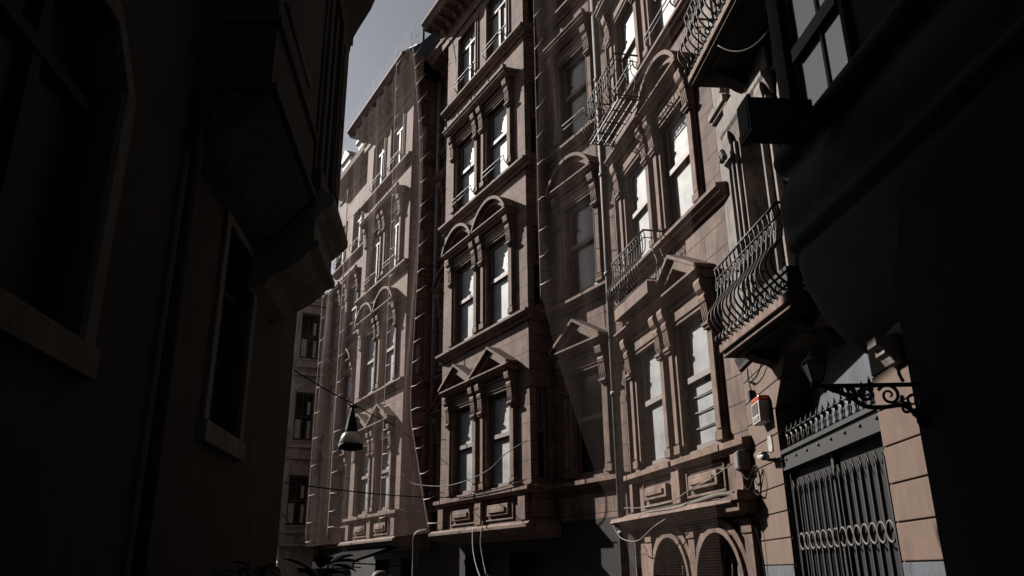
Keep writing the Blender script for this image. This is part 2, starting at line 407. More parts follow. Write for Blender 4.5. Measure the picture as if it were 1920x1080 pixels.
def stone_house(name, label, F, u0, kinds_bay, rec=2.45, rdep=.544, k=1.0, bw=4.35, top=16.95, rec_kinds=('pediment','arch','cornice','plain'), cornice=True, panes=None, plain_front=None, mat='stone'):
    """one house of the row: a bay with two windows a storey, its right flank with a slit window, and the recessed wall to its right"""
    Z = lambda z: 1.6+(z-1.6)*k
    h = empty(name, F.pt(u0), F.rz, label, 'house')
    wx = [1.31, 3.05]
    holes = [(x-WW/2, x+WW/2, Z(FLOORS[i]), Z(FLOORS[i])+KINDS[kinds_bay[i]][2]*k) for i in range(4) for x in wx]
    w = MB(); w.wall(0, bw, Z(2.52), Z(top), holes, 0, .25)
    rx = -rec/2-.05
    if rec:
        hs_ = [(-rdep/2-.15, -rdep/2+.13, Z(FLOORS[i]), Z(FLOORS[i])+1.9*k) for i in range(4)]
        w.wall(-rdep, 0, Z(2.52), Z(top), hs_, 0, .2, axis='y')
        g0 = MB(); g0.wall(-rec, 0, 0, Z(2.5), [], -rdep, .1); g0.build('ground_floor_wall', M['stone_dark'], h)  # foot of the recess coloured dark in place of shade below the bay
        w.wall(-rec, 0, Z(2.5), Z(top), [(rx-WW/2, rx+WW/2, Z(FLOORS[i]), Z(FLOORS[i])+KINDS[rec_kinds[i]][2]*k) for i in range(4)], -rdep, .25)
    w.add([(bw,0,Z(2.52)),(bw,-1.4,Z(2.52)),(bw,-1.4,Z(top)),(bw,0,Z(top))], [(0,1,2,3)])
    w.build('wall', M[mat], h)
    # storey courses
    for i in range(1,4):
        c = MB(); pr = string_profile(Z(SILLS[i]))
        course(c, pr, -.19, bw+.05)
        if rec:
            course_side(c, pr, 0, -rdep+.001, -.001); course(c, pr, -rec, -.192, -rdep)
        c.build('string_course', M['stone_trim'], h)
    z1 = Z(SILLS[0])
    pr = [(0,z1-.14),(.08,z1-.14),(.12,z1-.09),(.16,z1-.08),(.16,z1),(0,z1+.03)]
    c = MB()
    for a, b in ((-.10,.52), (.521,.559), (.56,2.12), (2.121,2.219), (2.22,4.0), (4.001,4.039), (4.04,bw+.05)): course(c, pr if b-a > .12 else [(q[0]*.72, q[1]-.004) for q in pr], a, b)
    if rec: course(c, pr, -rec, -.02, -rdep); course_side(c, pr, 0, -rdep+.165, -.001)
    c.build('string_course', M['stone_trim'], h)
    # apron panels below the first storey
    za, zb = Z(2.56), z1-.15
    for x in (.25, 2.17, 4.12): a = MB(); a.box(x-.14, x+.14, 0, .09, za, zb); a.build('apron_pier', M['stone_trim'], h)
    for x in wx:
        q = MB(); q.box(x-.62, x+.62, 0, .03, za+.04, za+.08); q.box(x-.62, x+.62, 0, .03, zb-.06, zb-.02); q.box(x-.62,x-.57,0,.03,za+.08,zb-.06); q.box(x+.57,x+.62,0,.03,za+.08,zb-.06)
        q.prism([(x-.46,za+.14),(x+.46,za+.14),(x+.46,zb-.12),(x-.46,zb-.12)], 'y', 0, .07)
        q.box(x-.36, x+.36, .07, .10, za+.2, zb-.18)
        q.build('apron_panel', M['stone_trim'], h, bevel=.012)
    # soffit slab of the bay
    s = MB(); z = Z(2.52)
    s.prism([(-rdep-.0,z),( .16,z),(.20,z-.04),(.24,z-.05),(.24,z-.11),(.16,z-.15),(.10,z-.22),(-rdep,z-.30)] if rec else [(-.3,z),(.16,z),(.22,z-.04),(.32,z-.05),(.36,z-.12),(.26,z-.17),(.16,z-.22),(.06,z-.24),(-.3,z-.30)], 'x', -.18 if rec else -.03, bw+.1)
    s.build('bay_slab', M['stone_trim'], h)
    for i in range(4):
        for j, x in enumerate(wx):
            kd = kinds_bay[i]
            if plain_front and (i,j) in plain_front: kd = 'flat'
            pn = panes[i][j] if panes else 'dusty'
            window(kd, h, x, 0, Z(FLOORS[i]), k, pane=pn)
        if rec:
            window(rec_kinds[i], h, rx, -rdep, Z(FLOORS[i]), k, pane='glass')
            sw = part('side_window', kitmesh(('sl',), lambda: sash_frame(.28,1.9,'sash').mesh('side_window', M['wood'])), h, (0,-rdep/2-.01,Z(FLOORS[i])), (1,1,k)); sw.rotation_euler = (0,0,math.pi/2)
            part('pane', kitmesh(('slp',rdep), lambda: pane_mesh(.28,1.9,'sash').mesh('pane', M['glass'] if rdep < .6 else M['dusty'])), sw)
    if cornice:
        zc = Z(top)
        prof = [(0,zc-.62),(.05,zc-.62),(.05,zc-.42),(.10,zc-.36),(.13,zc-.22),(.24,zc-.14),(.62,zc-.12),(.66,zc-.06),(.70,zc+.0),(.76,zc+.06),(.76,zc+.14),(0,zc+.2)]
        m = MB(); course(m, prof, -.76 if rec else -.1, bw+.35)
        if rec:
            course(m, prof, -rec, -.765, -rdep); course_side(m, prof, 0, -rdep+.77, -.002) if rdep > .9 else None
        m.build('cornice', M['stone_trim'], h)
        mo = MB(); mo.prism([(.13,-.125),(.58,-.125),(.58,-.17),(.3,-.24),(.24,-.33),(.13,-.36)], 'x', -.07, .07)
        mme = mo.mesh('cornice_bracket', M['stone_trim']); n = int(bw/.42)
        for i in range(n+1): part('cornice_bracket', mme, h, (.1+i*(bw-.2)/n, 0, zc))
        if rec:
            for i in range(5): part('cornice_bracket', mme, h, (-rec+.2+i*.4, -rdep, zc))
        r = MB(); zr = zc+.2
        r.prism([(.70,zr-.05),(.72,zr+.02),(.10,zr+.55),(-.6,zr+1.5),(-1.4,zr+2.3),(-8,zr+2.3),(-8,zr-.05)], 'x', -.62 if rec else 0, bw+.25)
        r.build('roof', M['roof'], h)
    b = MB(); b.box(-rec, bw, -8, -rdep-.35 if rec else -.35, 0, Z(top)-.05)
    b.build('house_core', M['stone_dark'], h)
    gf = MB()
    gw = -rdep if rec else -.3
    if rec:
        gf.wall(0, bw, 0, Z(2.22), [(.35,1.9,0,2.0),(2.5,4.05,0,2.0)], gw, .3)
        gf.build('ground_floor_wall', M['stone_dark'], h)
        d = MB(); d.box(.35,1.9,gw-.33,gw-.25,0,2.0); d.box(2.5,4.05,gw-.33,gw-.25,0,2.0); d.build('shop_opening', M['black'], h)
    return h

hC = stone_house('stone_house', 'middle pink brown stone house with a tall two window bay left of a dark recess', FC, 0.0,
     ['pediment','arch','cornice','plain'], rec=2.45)
hB = stone_house('stone_house', 'pink brown stone bay house under the slate roof, right behind the hanging lamp', FC, 7.0,
     ['pediment','arch','cornice_casement','plain'], rec=2.65, rdep=.86, mat='stone_warm')
hR = stone_house('stone_house', 'nearest pink brown stone house, with arched ground floor windows, beside the peach wall', FR, 0.0,
     ['pediment','arch','cornice','plain'], rec=0, k=.955, mat='stone_pale', plain_front={(0,1),(1,1)}, panes=[['curtain','curtain']]*4)

# the other side of the street, behind the dark left house
ho = empty('house', FC.pt(-1.0, 8.6), FC.rz, 'brown plaster house across the street, behind the dark left house', 'house')
w = MB(); w.box(0, 30, 0, 7, 0, 8.6); w.build('wall', M['darkplaster'], ho)
w = MB(); w.box(-.1, 30.1, -.35, 7.1, 8.6, 8.9); w.build('cornice', M['darkplaster'], ho)
w = MB()
w.box(-.05,.75,-.03,.0,0,.6); w.prism([(-.03,0),(-.03,1.75),(0,1.75),(0,0)], 'x', 0, .95); pm = w.mesh('window', M['glass'])
for i in range(11):
    for z in (3.0, 6.2): part('window', pm, ho, (1.2+i*2.6, 0, z))

q = MB(); q.tube([(.35,-.4,17.3),(.35,-.4,19.3)], .045, 8); q.build('vent_stack', M['iron'], hB)
q = MB(); q.box(.2,1.6,-1.4,-.2,17.2,18.25); q.prism([(.1,18.25),(1.7,18.25),(.9,18.6)], 'y', -1.5, -.1); q.build('roof_dormer', M['roof'], hB)

# ---- ground floor of the nearest house: two arched windows
kR = .955
def ring(mb, cx, cz, r0, r1, y0, y1, a0=0, a1=180, n=16):
    A = arc(cx, cz, r1, a0, a1, n); B = arc(cx, cz, r0, a0, a1, n)
    for i in range(n): mb.prism([A[i], A[i+1], B[i+1], B[i]], 'y', y0, y1)
m = MB()
zt = 2.2
cxs = [1.02, 2.62]; ra = .62; zs = 1.42
xs0 = [-.02, cxs[0]-ra, cxs[0]+ra, cxs[1]-ra, cxs[1]+ra, 4.35]
for i in (0, 2, 4): m.add([(xs0[i],0,0),(xs0[i+1],0,0),(xs0[i+1],0,zt),(xs0[i],0,zt)], [(0,1,2,3)])
for cx in cxs:
    A = arc(cx, zs, ra, 180, 0, 20)
    for i in range(20):
        (x0,z0),(x1,z1) = A[i], A[i+1]
        m.add([(x0,0,z0),(x1,0,z1),(x1,0,zt),(x0,0,zt)], [(0,1,2,3)])
        m.add([(x0,0,z0),(x1,0,z1),(x1,-.3,z1),(x0,-.3,z0)], [(0,1,2,3)])
    for sx in (-ra, ra): m.add([(cx+sx,0,0),(cx+sx,0,zs),(cx+sx,-.3,zs),(cx+sx,-.3,0)], [(0,1,2,3)])
m.build('ground_floor_wall', M['stone'], hR)
for cx in cxs:
    q = MB(); ring(q, cx, zs, ra+.02, ra+.09, 0, .10); ring(q, cx, zs, ra+.10, ra+.20, 0, .06)
    q.build('arch_moulding', M['stone_trim'], hR)
    f = MB(); ring(f, cx, zs, ra-.07, ra, -.26, -.18); f.box(cx-ra,cx+ra,-.26,-.19,zs-.04,zs+.04); f.box(cx-.03,cx+.03,-.26,-.2,0,zs+ra-.02)
    for sx in (-1,1): f.box(cx+sx*ra, cx+sx*(ra-.07), -.26,-.19, 0, zs)
    for sx in (-.22,.22): f.tube([(cx+sx+.13*math.cos(t*.4), -.17, zs+.21+.18*math.sin(t*.4)) for t in range(16)], .018, 6, closed=True)
    aw = f.build('arched_window', M['wood'], hR)
    q = MB(); q.box(cx-ra+.01,cx+ra-.01,-.29,-.25,0,zs)
    q.prism(arc(cx, zs, ra-.01, 0, 180, 16), 'y', -.29, -.25); q.build('pane', M['glass'], aw)
for x in (1.82, 3.42, .16): q = MB(); q.box(x-.10, x+.10, 0, .07, .4, 2.16); q.box(x-.13, x+.13, 0, .09, 2.02, 2.12); q.build('pilaster', M['stone_trim'], hR)
q = MB(); q.box(-.12, .22, .02, .3, 2.26, 2.5); q.box(-.18,.28,-.02,.34,2.38,2.46)
q.build('cornice_end_block', M['stone_trim'], hR)

for z in (3.52, 3.75, 3.98): q = MB(); q.tube([(.79,-.1,z),(1.83,-.1,z)], .011, 6); q.build('window_bar', M['pipe'], hR)

# ---- row end beyond: set-back house and the grey bow house
hA = empty('stone_house', FC.pt(11.4, -1.15), FC.rz, 'farthest pink brown stone house, set back under dormers and veiled by netting', 'house')
xs = [4.35, 6.55]; kA = .995
kd = ['pediment','arch','cornice','plain']
w = MB(); LA = 7.15
w.wall(0, LA, 2.5, 18.0, [(x-WW/2, x+WW/2, FLOORS[i], FLOORS[i]+KINDS[kd[i]][2]) for i in range(4) for x in xs], 0, .25)
w.build('wall', M['stone'], hA)
for i in range(4): c = MB(); course(c, string_profile(SILLS[i]), 0, LA); c.build('string_course', M['stone_trim'], hA)
for i in range(4):
    for x in xs: window(kd[i], hA, x, 0, FLOORS[i], 1.0)
for x in xs:
    q = MB(); q.prism([(x-.46,2.62),(x+.46,2.62),(x+.46,2.98),(x-.46,2.98)], 'y', 0, .08); q.build('apron_panel', M['stone_trim'], hA, bevel=.012)
q = MB(); course(q, [(0,17.3),(.05,17.3),(.1,17.6),(.55,17.75),(.6,17.95),(0,18.05)], 0, LA); q.build('cornice', M['stone_trim'], hA)
q = MB(); q.prism([(.55,18.0),(-.9,18.9),(-1.5,18.9),(-1.5,18.0)], 'x', 0, LA); q.build('roof', M['roof'], hA)
for x in (4.1, 6.3):
    q = MB(); q.box(x-.55,x+.55,-1.0,.1,18.0,19.2); d_ = q.build('dormer', M['dormer'], hA)
    r = MB(); r.prism([(x-.7,19.2),(x+.7,19.2),(x,19.75)], 'y', -1.1, .2); r.build('dormer_roof', M['roof'], d_)
q = MB(); q.box(0, LA, -8, -.32, 0, 18); q.box(0, LA, -.32, -.05, 0, 2.5); q.build('house_core', M['stone_dark'], hA)

hD = empty('bow_house', FC.pt(18.6, -1.15), FC.rz, 'grey rendered house with a round cornered bay at the far end of the street', 'house')
def bow_outline(x0, x1, y1, r, grow=0.0, bulge=0.0):
    c = r
    pts = [(x0-grow-(bulge*math.sin(math.pi*(.08+.84*t_/8)) if bulge else 0), (y1-r)*t_/8) for t_ in range(8)]
    for i in range(9):
        t = math.pi - math.pi/2*i/8
        pts.append((x0+c+(c+grow)*math.cos(t), y1-c+(c+grow)*math.sin(t)))
    pts += [(x1, y1+grow), (x1, 0)]
    return pts
BX1, BY = 3.4, 1.68
def bow_band(mb, z0, z1, grow): mb.prism(bow_outline(0, BX1, BY, .34, grow, .13), 'z', z0, z1)
def bow_wall(mb, z0, z1):
    o = bow_outline(0, BX1, BY, .34)
    for i in range(8, len(o)-1): mb.add([(o[i][0],o[i][1],z0),(o[i+1][0],o[i+1][1],z0),(o[i+1][0],o[i+1][1],z1),(o[i][0],o[i][1],z1)], [(0,1,2,3)], True)
D_T = 12.6
zw = [(3.4, 5.3), (6.7, 8.65), (10.1, 12.05)]
w = MB(); w.wall(0, 1.34, 2.6, D_T, [(.52,1.30,a,b) for a,b in zw], 0, .16, axis='y')
bow_wall(w, 2.6, D_T); w.box(.2, 3.2, .05, BY-.25, 0, 2.6)
w.add([(x,y,D_T) for x,y in bow_outline(0, BX1, BY, .34)], [tuple(range(19))])
w.build('wall', M['grey'], hD)
for z0_, z1_, gr in [(z, z+.10, .07) for z in (2.62, 5.95, 9.35)]+[(z, z+.09, .05) for z in (3.1, 6.4, 9.7)]+[(D_T-.05, D_T+.08, .10), (D_T-.16, D_T-.06, .05)]:
    bt = MB(); bow_band(bt, z0_, z1_, gr); bt.build('band_moulding', M['grey'], hD)
q = MB(); q.prism(bow_outline(0.15, BX1, BY-.1, .42), 'z', D_T+.09, D_T+.55); q.build('parapet', M['grey'], hD)
for a, b in zw:
    h = b-a; f = MB()
    for (y0,y1,z0,z1) in ((.52,.57,0,h),(1.25,1.30,0,h),(.57,1.25,0,.06),(.57,1.25,h-.06,h),(.57,1.25,h*.5-.03,h*.5+.03)): f.box(.06,.11,y0,y1,z0,z1)
    for y in (.78,.96): f.box(.07,.10,y-.015,y+.015,.06,h-.06)
    wd = f.build('window', M['wood'], hD, (0,0,a))
    q = MB(); q.box(.10,.115,.56,1.26,.04,h-.04); q.build('pane', M['glass'], wd)
    q = MB(); q.box(.092,.099,.60,.72,.10,h*.42); q.box(.092,.099,1.0,1.22,.10,h*.44); q.box(.092,.099,.64,.76,h*.55,h*.82); q.build('curtain', M['dormer'], wd)
    s = MB()
    for (y0,y1,z0,z1) in ((.44,.52,-.08,h+.10),(1.30,1.36,-.08,h+.10),(.52,1.30,h+.02,h+.10),(.52,1.30,-.08,0)): s.box(-.04,.02,y0,y1,z0,z1)
    s.build('surround', M['grey'], wd)
q = MB(); q.box(.3, 8, -6, 0, 0, 13.3); q.build('house_core', M['grey'], hD)

# ---- downpipes on the row
def downpipe(parent, x, y, z0, z1, r=.075, bands=()):
    t = MB(); t.tube([(x,y,z0),(x,y,z1)], r, 12); 
    p_ = t.build('downpipe', M['pipe'], parent)
    b = MB()
    for z in bands: b.lathe([(r,z-.04),(r+.018,z-.04),(r+.018,z+.04),(r,z+.04)], (x,y,0), 12)
    b.build('pipe_collar', M['pipe'], p_)
downpipe(hC, -2.36, -.40, 0.2, 17.0, .075, (2.2, 4.6, 6.9, 9.0, 11.2, 13.6))
downpipe(hB, -.42, -.72, 2.4, 16.6, .075, (3.6, 5.6, 8.2, 10.2, 12.6, 14.8))

# ================================================================== railed balconies
def railing(parent, L, D, H, n, nd, mat, belly=.16, r=.011, scroll=True, base=.06):
    """pot-bellied railing round a slab: front along x (0..L) at y = D, returns at both ends to y = 0"""
    def prof(t):  # t 0..1 height -> outward offset
        return belly*math.sin(math.pi*min(1, t/.55))**1.0*(1-t*.2) if t < .55 else -.02*math.sin(math.pi*(t-.55)/.45)
    hr = MB(); hr.tube([(0,0,H),(0,D,H),(L,D,H),(L,0,H)], .018, 6); hr.tube([(0,0,base),(0,D,base),(L,D,base),(L,0,base)], .012, 6)
    hr.tube([(0,0,H-.13),(0,D,H-.13),(L,D,H-.13),(L,0,H-.13)], .009, 6)
    hr.build('handrail', mat, parent)
    ts = [i/12 for i in range(13)]
    def barmesh():
        b = MB(); b.tube([(0, prof(t), base+(H-base)*t) for t in ts], r, 6)
        if scroll:
            b.tube([(.0, prof(.0)+.07*(1-math.cos(a))*.5, base-.01+.045*math.sin(a)) for a in [k*.5 for k in range(12)]], r*.8, 5)
            for s in (-1,1): b.tube([(s*.045*math.sin(a), -.01, H-.13-.07+.055*math.cos(a)) for a in [k*.42 for k in range(11)]], r*.6, 5)
        return b.mesh('bar', mat)
    me = barmesh()
    for i in range(n+1): part('bar', me, parent, (L*i/n, D, 0))
    for i in range(1, nd):
        for x, rz in ((0, math.pi/2), (L, -math.pi/2)):
            o = part('bar', me, parent, (x, D*i/nd, 0)); o.rotation_euler = (0,0,rz)
# the two light balconies on the nearest stone house stand on the hoods of the left windows
for z, lb, thick in ((5.66, 'small dark iron balcony on the window hood left of the triangular pediment', .20), (9.07, 'small pale iron balcony above the arch storey of the nearest stone house, by the downpipe', .06)):
    b = empty('railed_balcony', FR.pt(1.85, .02, z), FR.rz, lb, 'balcony', 'iron balconies on the right hand house fronts')
    s = MB(); s.box(0, 1.55, 0, .42, 0, thick)
    if thick > .1: s.build('slab', M['stone_trim'], b)
    else:
        s = MB()
        for y in (.03, .15, .27, .40): s.box(0,1.55,y-.012,y+.012,0,.02)
        for x in (0,.38,.77,1.16,1.55): s.box(x-.012,x+.012,0,.42,.02,.035)
        s.build('slab', M['iron_grey'], b)
    railing(b, 1.55, .42, .86+thick, 13, 3, M['iron_grey'] if thick < .1 else M['iron'], belly=.14, r=.009, scroll=False, base=thick+.03)
    if thick < .1: b.location = FR.pt(1.80, .33, z)

# ================================================================== GATE HOUSE (right)
hG = empty('gate_house', FG.pt(0), FG.rz, 'right hand house with peach stone round the gate and a dark round ended oriel', 'house')
# peach ashlar ground storey with the gate opening (chamfered top corners), courses cut as real grooves
PT = 4.12
GX0, GX1, GT = 6.17, 8.80, 3.75
opening = [(GX0,0),(GX0,3.35),(GX0+.42,GT),(GX1-.62,GT),(GX1,3.25),(GX1,0)]
zc = [0, 1.64] + [1.64+.272*i for i in range(1, 10)]
w = MB(); g_ = .007
def xspan(z):       # opening limits at height z
    if z >= GT: return None
    a = GX0 if z <= 3.35 else GX0+.42*(z-3.35)/(GT-3.35)
    b = GX1 if z <= 3.25 else GX1-.62*(z-3.25)/(GT-3.25)
    return a, b
cuts = sorted(set([round(z,4) for z in zc]+[3.25,3.35,GT,PT]))
cuts = [z for z in cuts if z <= PT]
for i in range(len(cuts)-1):
    z0, z1 = cuts[i], cuts[i+1]
    a0 = z0+(g_ if any(abs(z0-q) < 1e-3 for q in zc[1:]) else 0); a1 = z1-(g_ if any(abs(z1-q) < 1e-3 for q in zc[1:]) else 0)
    s0, s1 = xspan(a0+1e-5), xspan(a1-1e-5)
    def sl(xa0, xa1, xb0, xb1): w.prism([(xa0,a0),(xb0,a0),(xb1,a1),(xa1,a1)], 'y', -.3, 0)
    if s0 is None or s1 is None: sl(-14, -14, 10.02, 10.02)
    else: sl(-14, -14, s0[0], s1[0]); sl(s0[1], s1[1], 10.02, 10.02)
for j, (x0, x1) in enumerate(((-14, GX0+.012), (GX1-.012, 10.02))): w.box(x0, x1, -.31, -.016, 0, 3.25)
w.box(-14, 10.02, -.31, -.016, GT+.01, PT-.01)
w.build('peach_stone_wall', M['peach'], hG)
sp_ = MB(); sp_.box(-14, 5.44, -.29, .05, 0, 4.10); sp_.build('painted_shadow_slab', M['matt'], hG)  # black slab added in place of the left house's cast shadow on this wall
for xa, xb in ((5.442, GX0-.003), (GX1+.003, 10.03)): pl = MB(); pl.box(xa, xb, -.2, .004, 0, 1.635); pl.build('plinth', M['bluegrey'], hG)
lu = MB(); lu.prism([(GX0-.1,2.95),(GX1+.1,2.95),(GX1+.1,GT+.1),(GX0-.1,GT+.1)], 'y', -.36, -.315)
lu.build('lunette_panel', M['bluegrey'], hG)
q = MB(); q.prism([(0,3.99),(.035,3.99),(.035,4.04),(.06,4.10),(.07,4.13),(.07,4.20),(.10,4.22),(.10,4.26),(0,4.27)], 'x', 8.3, 10.05); q.build('ledge', M['darkplaster'], hG)
def askew(o):       # parts of the upper floors: same local coordinates, turned 7 degrees about the end of the facade
    o.location = (10.03-10.03*math.cos(R_(7)), -10.03*math.sin(R_(7)), 0); o.rotation_euler = (0,0,R_(7)); return o
DX0, DX1 = 8.50, 9.12
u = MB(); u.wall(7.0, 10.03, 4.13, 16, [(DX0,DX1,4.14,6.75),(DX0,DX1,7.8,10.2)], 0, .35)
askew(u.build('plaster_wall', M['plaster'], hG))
u2 = MB(); u2.wall(-14, 7.0, 4.13, 16, [], -.001, .1); askew(u2.build('wall', M['darkplaster'], hG))
q = MB(); q.box(-14, 10.0, -9, -.42, 4.2, 16); askew(q.build('house_core', M['black'], hG))
for z0, z1 in ((4.14, 6.75), (7.78, 10.2)):
    q = MB()
    for sgn, xe in ((1, DX1), (-1, DX0)):
        for a, b, y in ((0,.07,.05),(.07,.11,.09),(.11,.14,.03),(.14,.18,.12),(.18,.20,.03),(.20,.33,.05),(.33,.38,.10)):
            q.box(xe+sgn*a, xe+sgn*b, 0, y, z0, z1+.1)
    q.prism([(0,z1+.1),(.05,z1+.1),(.07,z1+.2),(.11,z1+.3),(.14,z1+.34),(.14,z1+.40),(0,z1+.43)], 'x', DX0-.42, DX1+.42)
    q.box(DX0-.42, DX1+.42, 0, .05, z1+.46, z1+.8)
    ds = askew(q.build('door_surround', M['plaster'], hG))
    for xk in (DX0-.25, DX1+.25):
        c_ = MB(); c_.prism([(0,z1+.3),(.13,z1+.3),(.14,z1+.22),(.12,z1+.1),(.10,z1-.05),(.16,z1-.12),(.06,z1-.2),(0,z1-.2)], 'x', xk-.09, xk+.09)
        for t in range(5): c_.lathe([(0,0),(.035,.01),(.045,.05),(.03,.08),(0,.09)], (xk-.06+.03*t, .2, z1-.12+.05*(t%3)), 8)
        c_.build('scroll_bracket', M['plaster'], ds)
    dd = MB(); dd.box(DX0, DX1, -.34, -.28, z0+.01, z1)
    for x in (DX0+.04, (DX0+DX1)/2, DX1-.04): dd.box(x-.04, x+.04, -.28, -.24, z0+.05, z1)
    askew(dd.build('balcony_door', M['wood'], hG))
q = MB(); q.box(9.42, 10.02, 0, .09, 7.62, 7.72); q.box(9.40, 10.025, 0, .05, 7.57, 7.62); askew(q.build('label_moulding', M['plaster'], hG))
# oriel: stepped round ended base, drum and window
def oriel_outline(out_, xe, r, n=12):
    return [(-13.5,0),(-13.5,out_)] + [(xe-r+r*math.cos(R_(90-90*i/n)), out_-r+r*math.sin(R_(90-90*i/n))) for i in range(n+1)] + [(xe, 0)]
prof = [(3.16,.34),(3.20,.48),(3.28,.545),(3.40,.585),(3.55,.61),(3.74,.63),(3.9,.64),(4.05,.645),(4.20,.64),(4.26,.63),(4.30,.60),(4.33,.64),(4.37,.68),(4.41,.685),(4.45,.67),(4.48,.64),(4.58,.68),(4.70,.70),(4.85,.69),(4.97,.64),(5.06,.595),(5.12,.575),(5.17,.59),(5.20,.66),(5.24,.69),(5.28,.70),(5.34,.685),(5.37,.60)]
def oriel_end(z, o_):
    t = min(1, max(0, (z-3.16)/1.6)); t = 1-(1-t)**2
    return 6.45+.72*t+(o_-.6)*.6
rings = [oriel_outline(o_, oriel_end(z, o_), .32+(o_-.34)*.3) for z, o_ in prof]
ob = MB(); nn = len(rings[0])
vs = [(x, y, prof[i][0]) for i, rg in enumerate(rings) for x, y in rg]
fs = []
for i in range(len(rings)-1):
    for k in range(nn-1): fs.append((i*nn+k, i*nn+k+1, (i+1)*nn+k+1, (i+1)*nn+k))
ob.add(vs, fs, True); ob.add([v for v in vs[:nn]], [tuple(range(nn))]); ob.add([v for v in vs[-nn:]], [tuple(range(nn))])
oriel = askew(ob.build('oriel', M['darkplaster'], hG))
WX0, WX1 = 5.56, 6.50
od = MB()
od.prism([(7.10-.36+.36*math.cos(R_(90-9*i)), .58-.36+.36*math.sin(R_(90-9*i))) for i in range(11)]+[(7.10,0),(WX1,0),(WX1,.58)], 'z', 5.36, 9.5)
od.box(-13.5, WX0, 0, .58, 5.36, 9.5); od.box(WX0, WX1, 0, .579, 7.9, 9.5); od.box(WX0,WX1,0,.4,5.36,7.9)
od.build('oriel_wall', M['darkplaster'], oriel)
for xa, xb, y in ((WX1+.03,WX1+.09,.62),(WX1+.13,WX1+.16,.60),(WX0-.10,WX0-.04,.62)): om = MB(); om.box(xa, xb, .55, y, 5.37, 8.0); om.build('oriel_moulding', M['darkplaster'], oriel)
ow = MB(); y0, y1 = .50, .56
ow.box(WX1-.05,WX1,y0,y1,5.37,7.9); ow.box(WX0,WX0+.05,y0,y1,5.37,7.9); ow.box(WX0+.05,WX1-.05,y0,y1,5.37,5.45); ow.box(WX0+.05,WX1-.05,y0,y1+.03,6.07,6.21); ow.box(WX0+.05,WX1-.05,y0,y1,7.8,7.9)
xm = 5.97
ow.box(xm-.02,xm+.02,y0,y1-.01,5.45,6.07); ow.box(xm-.02,xm+.02,y0,y1-.01,6.21,7.8)
wd = ow.build('oriel_window', M['iron'], oriel)
q = MB(); q.box(WX0+.03,WX1-.03,.52,.535,5.42,7.85); q.build('pane', M['skyglass'], wd)
# corbel under the oriel and timber beam over the gate
q = MB(); q.prism([(0,2.98),(.06,2.98),(.09,3.03),(.12,3.05),(.12,3.09),(.17,3.11),(.17,3.17),(0,3.2)], 'x', 5.60, 5.76); q.build('corbel', M['plaster'], hG)
q = MB(); q.box(-14, 9, -9, -.7, 0, 4.1); q.build('house_core', M['black'], hG)

# balconies of the gate house
def big_balcony(z, u0_, L, D, label, boxy):
    b = empty('railed_balcony', FU.pt(u0_, 0, z), FU.rz, label, 'balcony', 'iron balconies on the right hand house fronts')
    s = MB(); s.box(0, L, 0, D, -.10, 0); s.box(.03, L-.03, 0, D-.04, -.15, -.10)
    s.build('slab', M['stone_trim'], b, bevel=.012)
    s = MB(); s.box(.02, L-.02, 0, D-.03, -.156, -.151); s.box(.12, L-.12, .1, D-.14, -.175, -.156); s.build('soffit', M['darkplaster'], b)  # thin darker sheet over the underside of the slab
    for x in (.25, L-.45):
        c_ = MB(); c_.prism([(0,-.15),(D-.2,-.15),(D-.2,-.22),(D-.3,-.27),(.22,-.30),(.14,-.36),(.04,-.40),(0,-.42)], 'x', x, x+.2); c_.build('corbel', M['darkplaster'], b)
    railing(b, L-.06, D-.02, .90, 15, 4, M['iron'], belly=.15, r=.012)
    return b
big_balcony(4.03, 7.08, 1.9, .65, 'black pot bellied iron balcony left of the round ended oriel, above the peach wall', 0)
big_balcony(7.75, 7.0, 2.13, .65, 'black scrolled iron balcony at the top edge of the photo with a grey underside', 0)
t = empty('planter', FU.pt(7.75, .36, 4.075), FU.rz, 'black planter box standing on the lower iron balcony', 'planter', None)
q = MB(); q.prism([(-.32,0),(.32,0),(.40,.26),(-.40,.26)], 'y', -.13, .13); q.build('box', M['black'], t)
q = MB(); q.prism([(-.42,.26),(.42,.26),(.42,.30),(-.42,.30)], 'y', -.15, .15); q.build('rim', M['black'], t)
t = empty('planter', FU.pt(8.3, .34, 7.765), FU.rz, 'black planter box standing on the upper iron balcony', 'planter', None)
q = MB(); q.prism([(-.30,0),(.30,0),(.36,.28),(-.36,.28)], 'y', -.13, .13); q.build('box', M['black'], t)
q = MB(); q.prism([(-.38,.28),(.38,.28),(.38,.32),(-.38,.32)], 'y', -.15, .15); q.build('rim', M['black'], t)
# hanging cable and fitting under the upper balcony
o = MB(); P0, P1 = Vector((8.2,.58,7.58)), Vector((7.3,.10,7.58))
o.tube([P0.lerp(P1, i/14)+Vector((0,0,-.34*4*(i/14)*(1-i/14))) for i in range(15)], .008, 6)
q = tag(o.build('hanging_cable', M['whitecable']), 'pale cable drooping in a loop under the upper iron balcony', 'cable'); q.location = FU.pt(0); q.rotation_euler = (0,0,FU.rz)
q = MB(); q.box(-.09,.09,-.04,.04,-.06,.0); q.box(-.07,.07,-.03,.03,-.075,-.06)
q = tag(q.build('socket_box', M['white'], bevel=.01), 'small pale socket box under the upper iron balcony', 'box'); q.location = FU.pt(7.45, .16, 7.585); q.rotation_euler = (0,0,FU.rz)
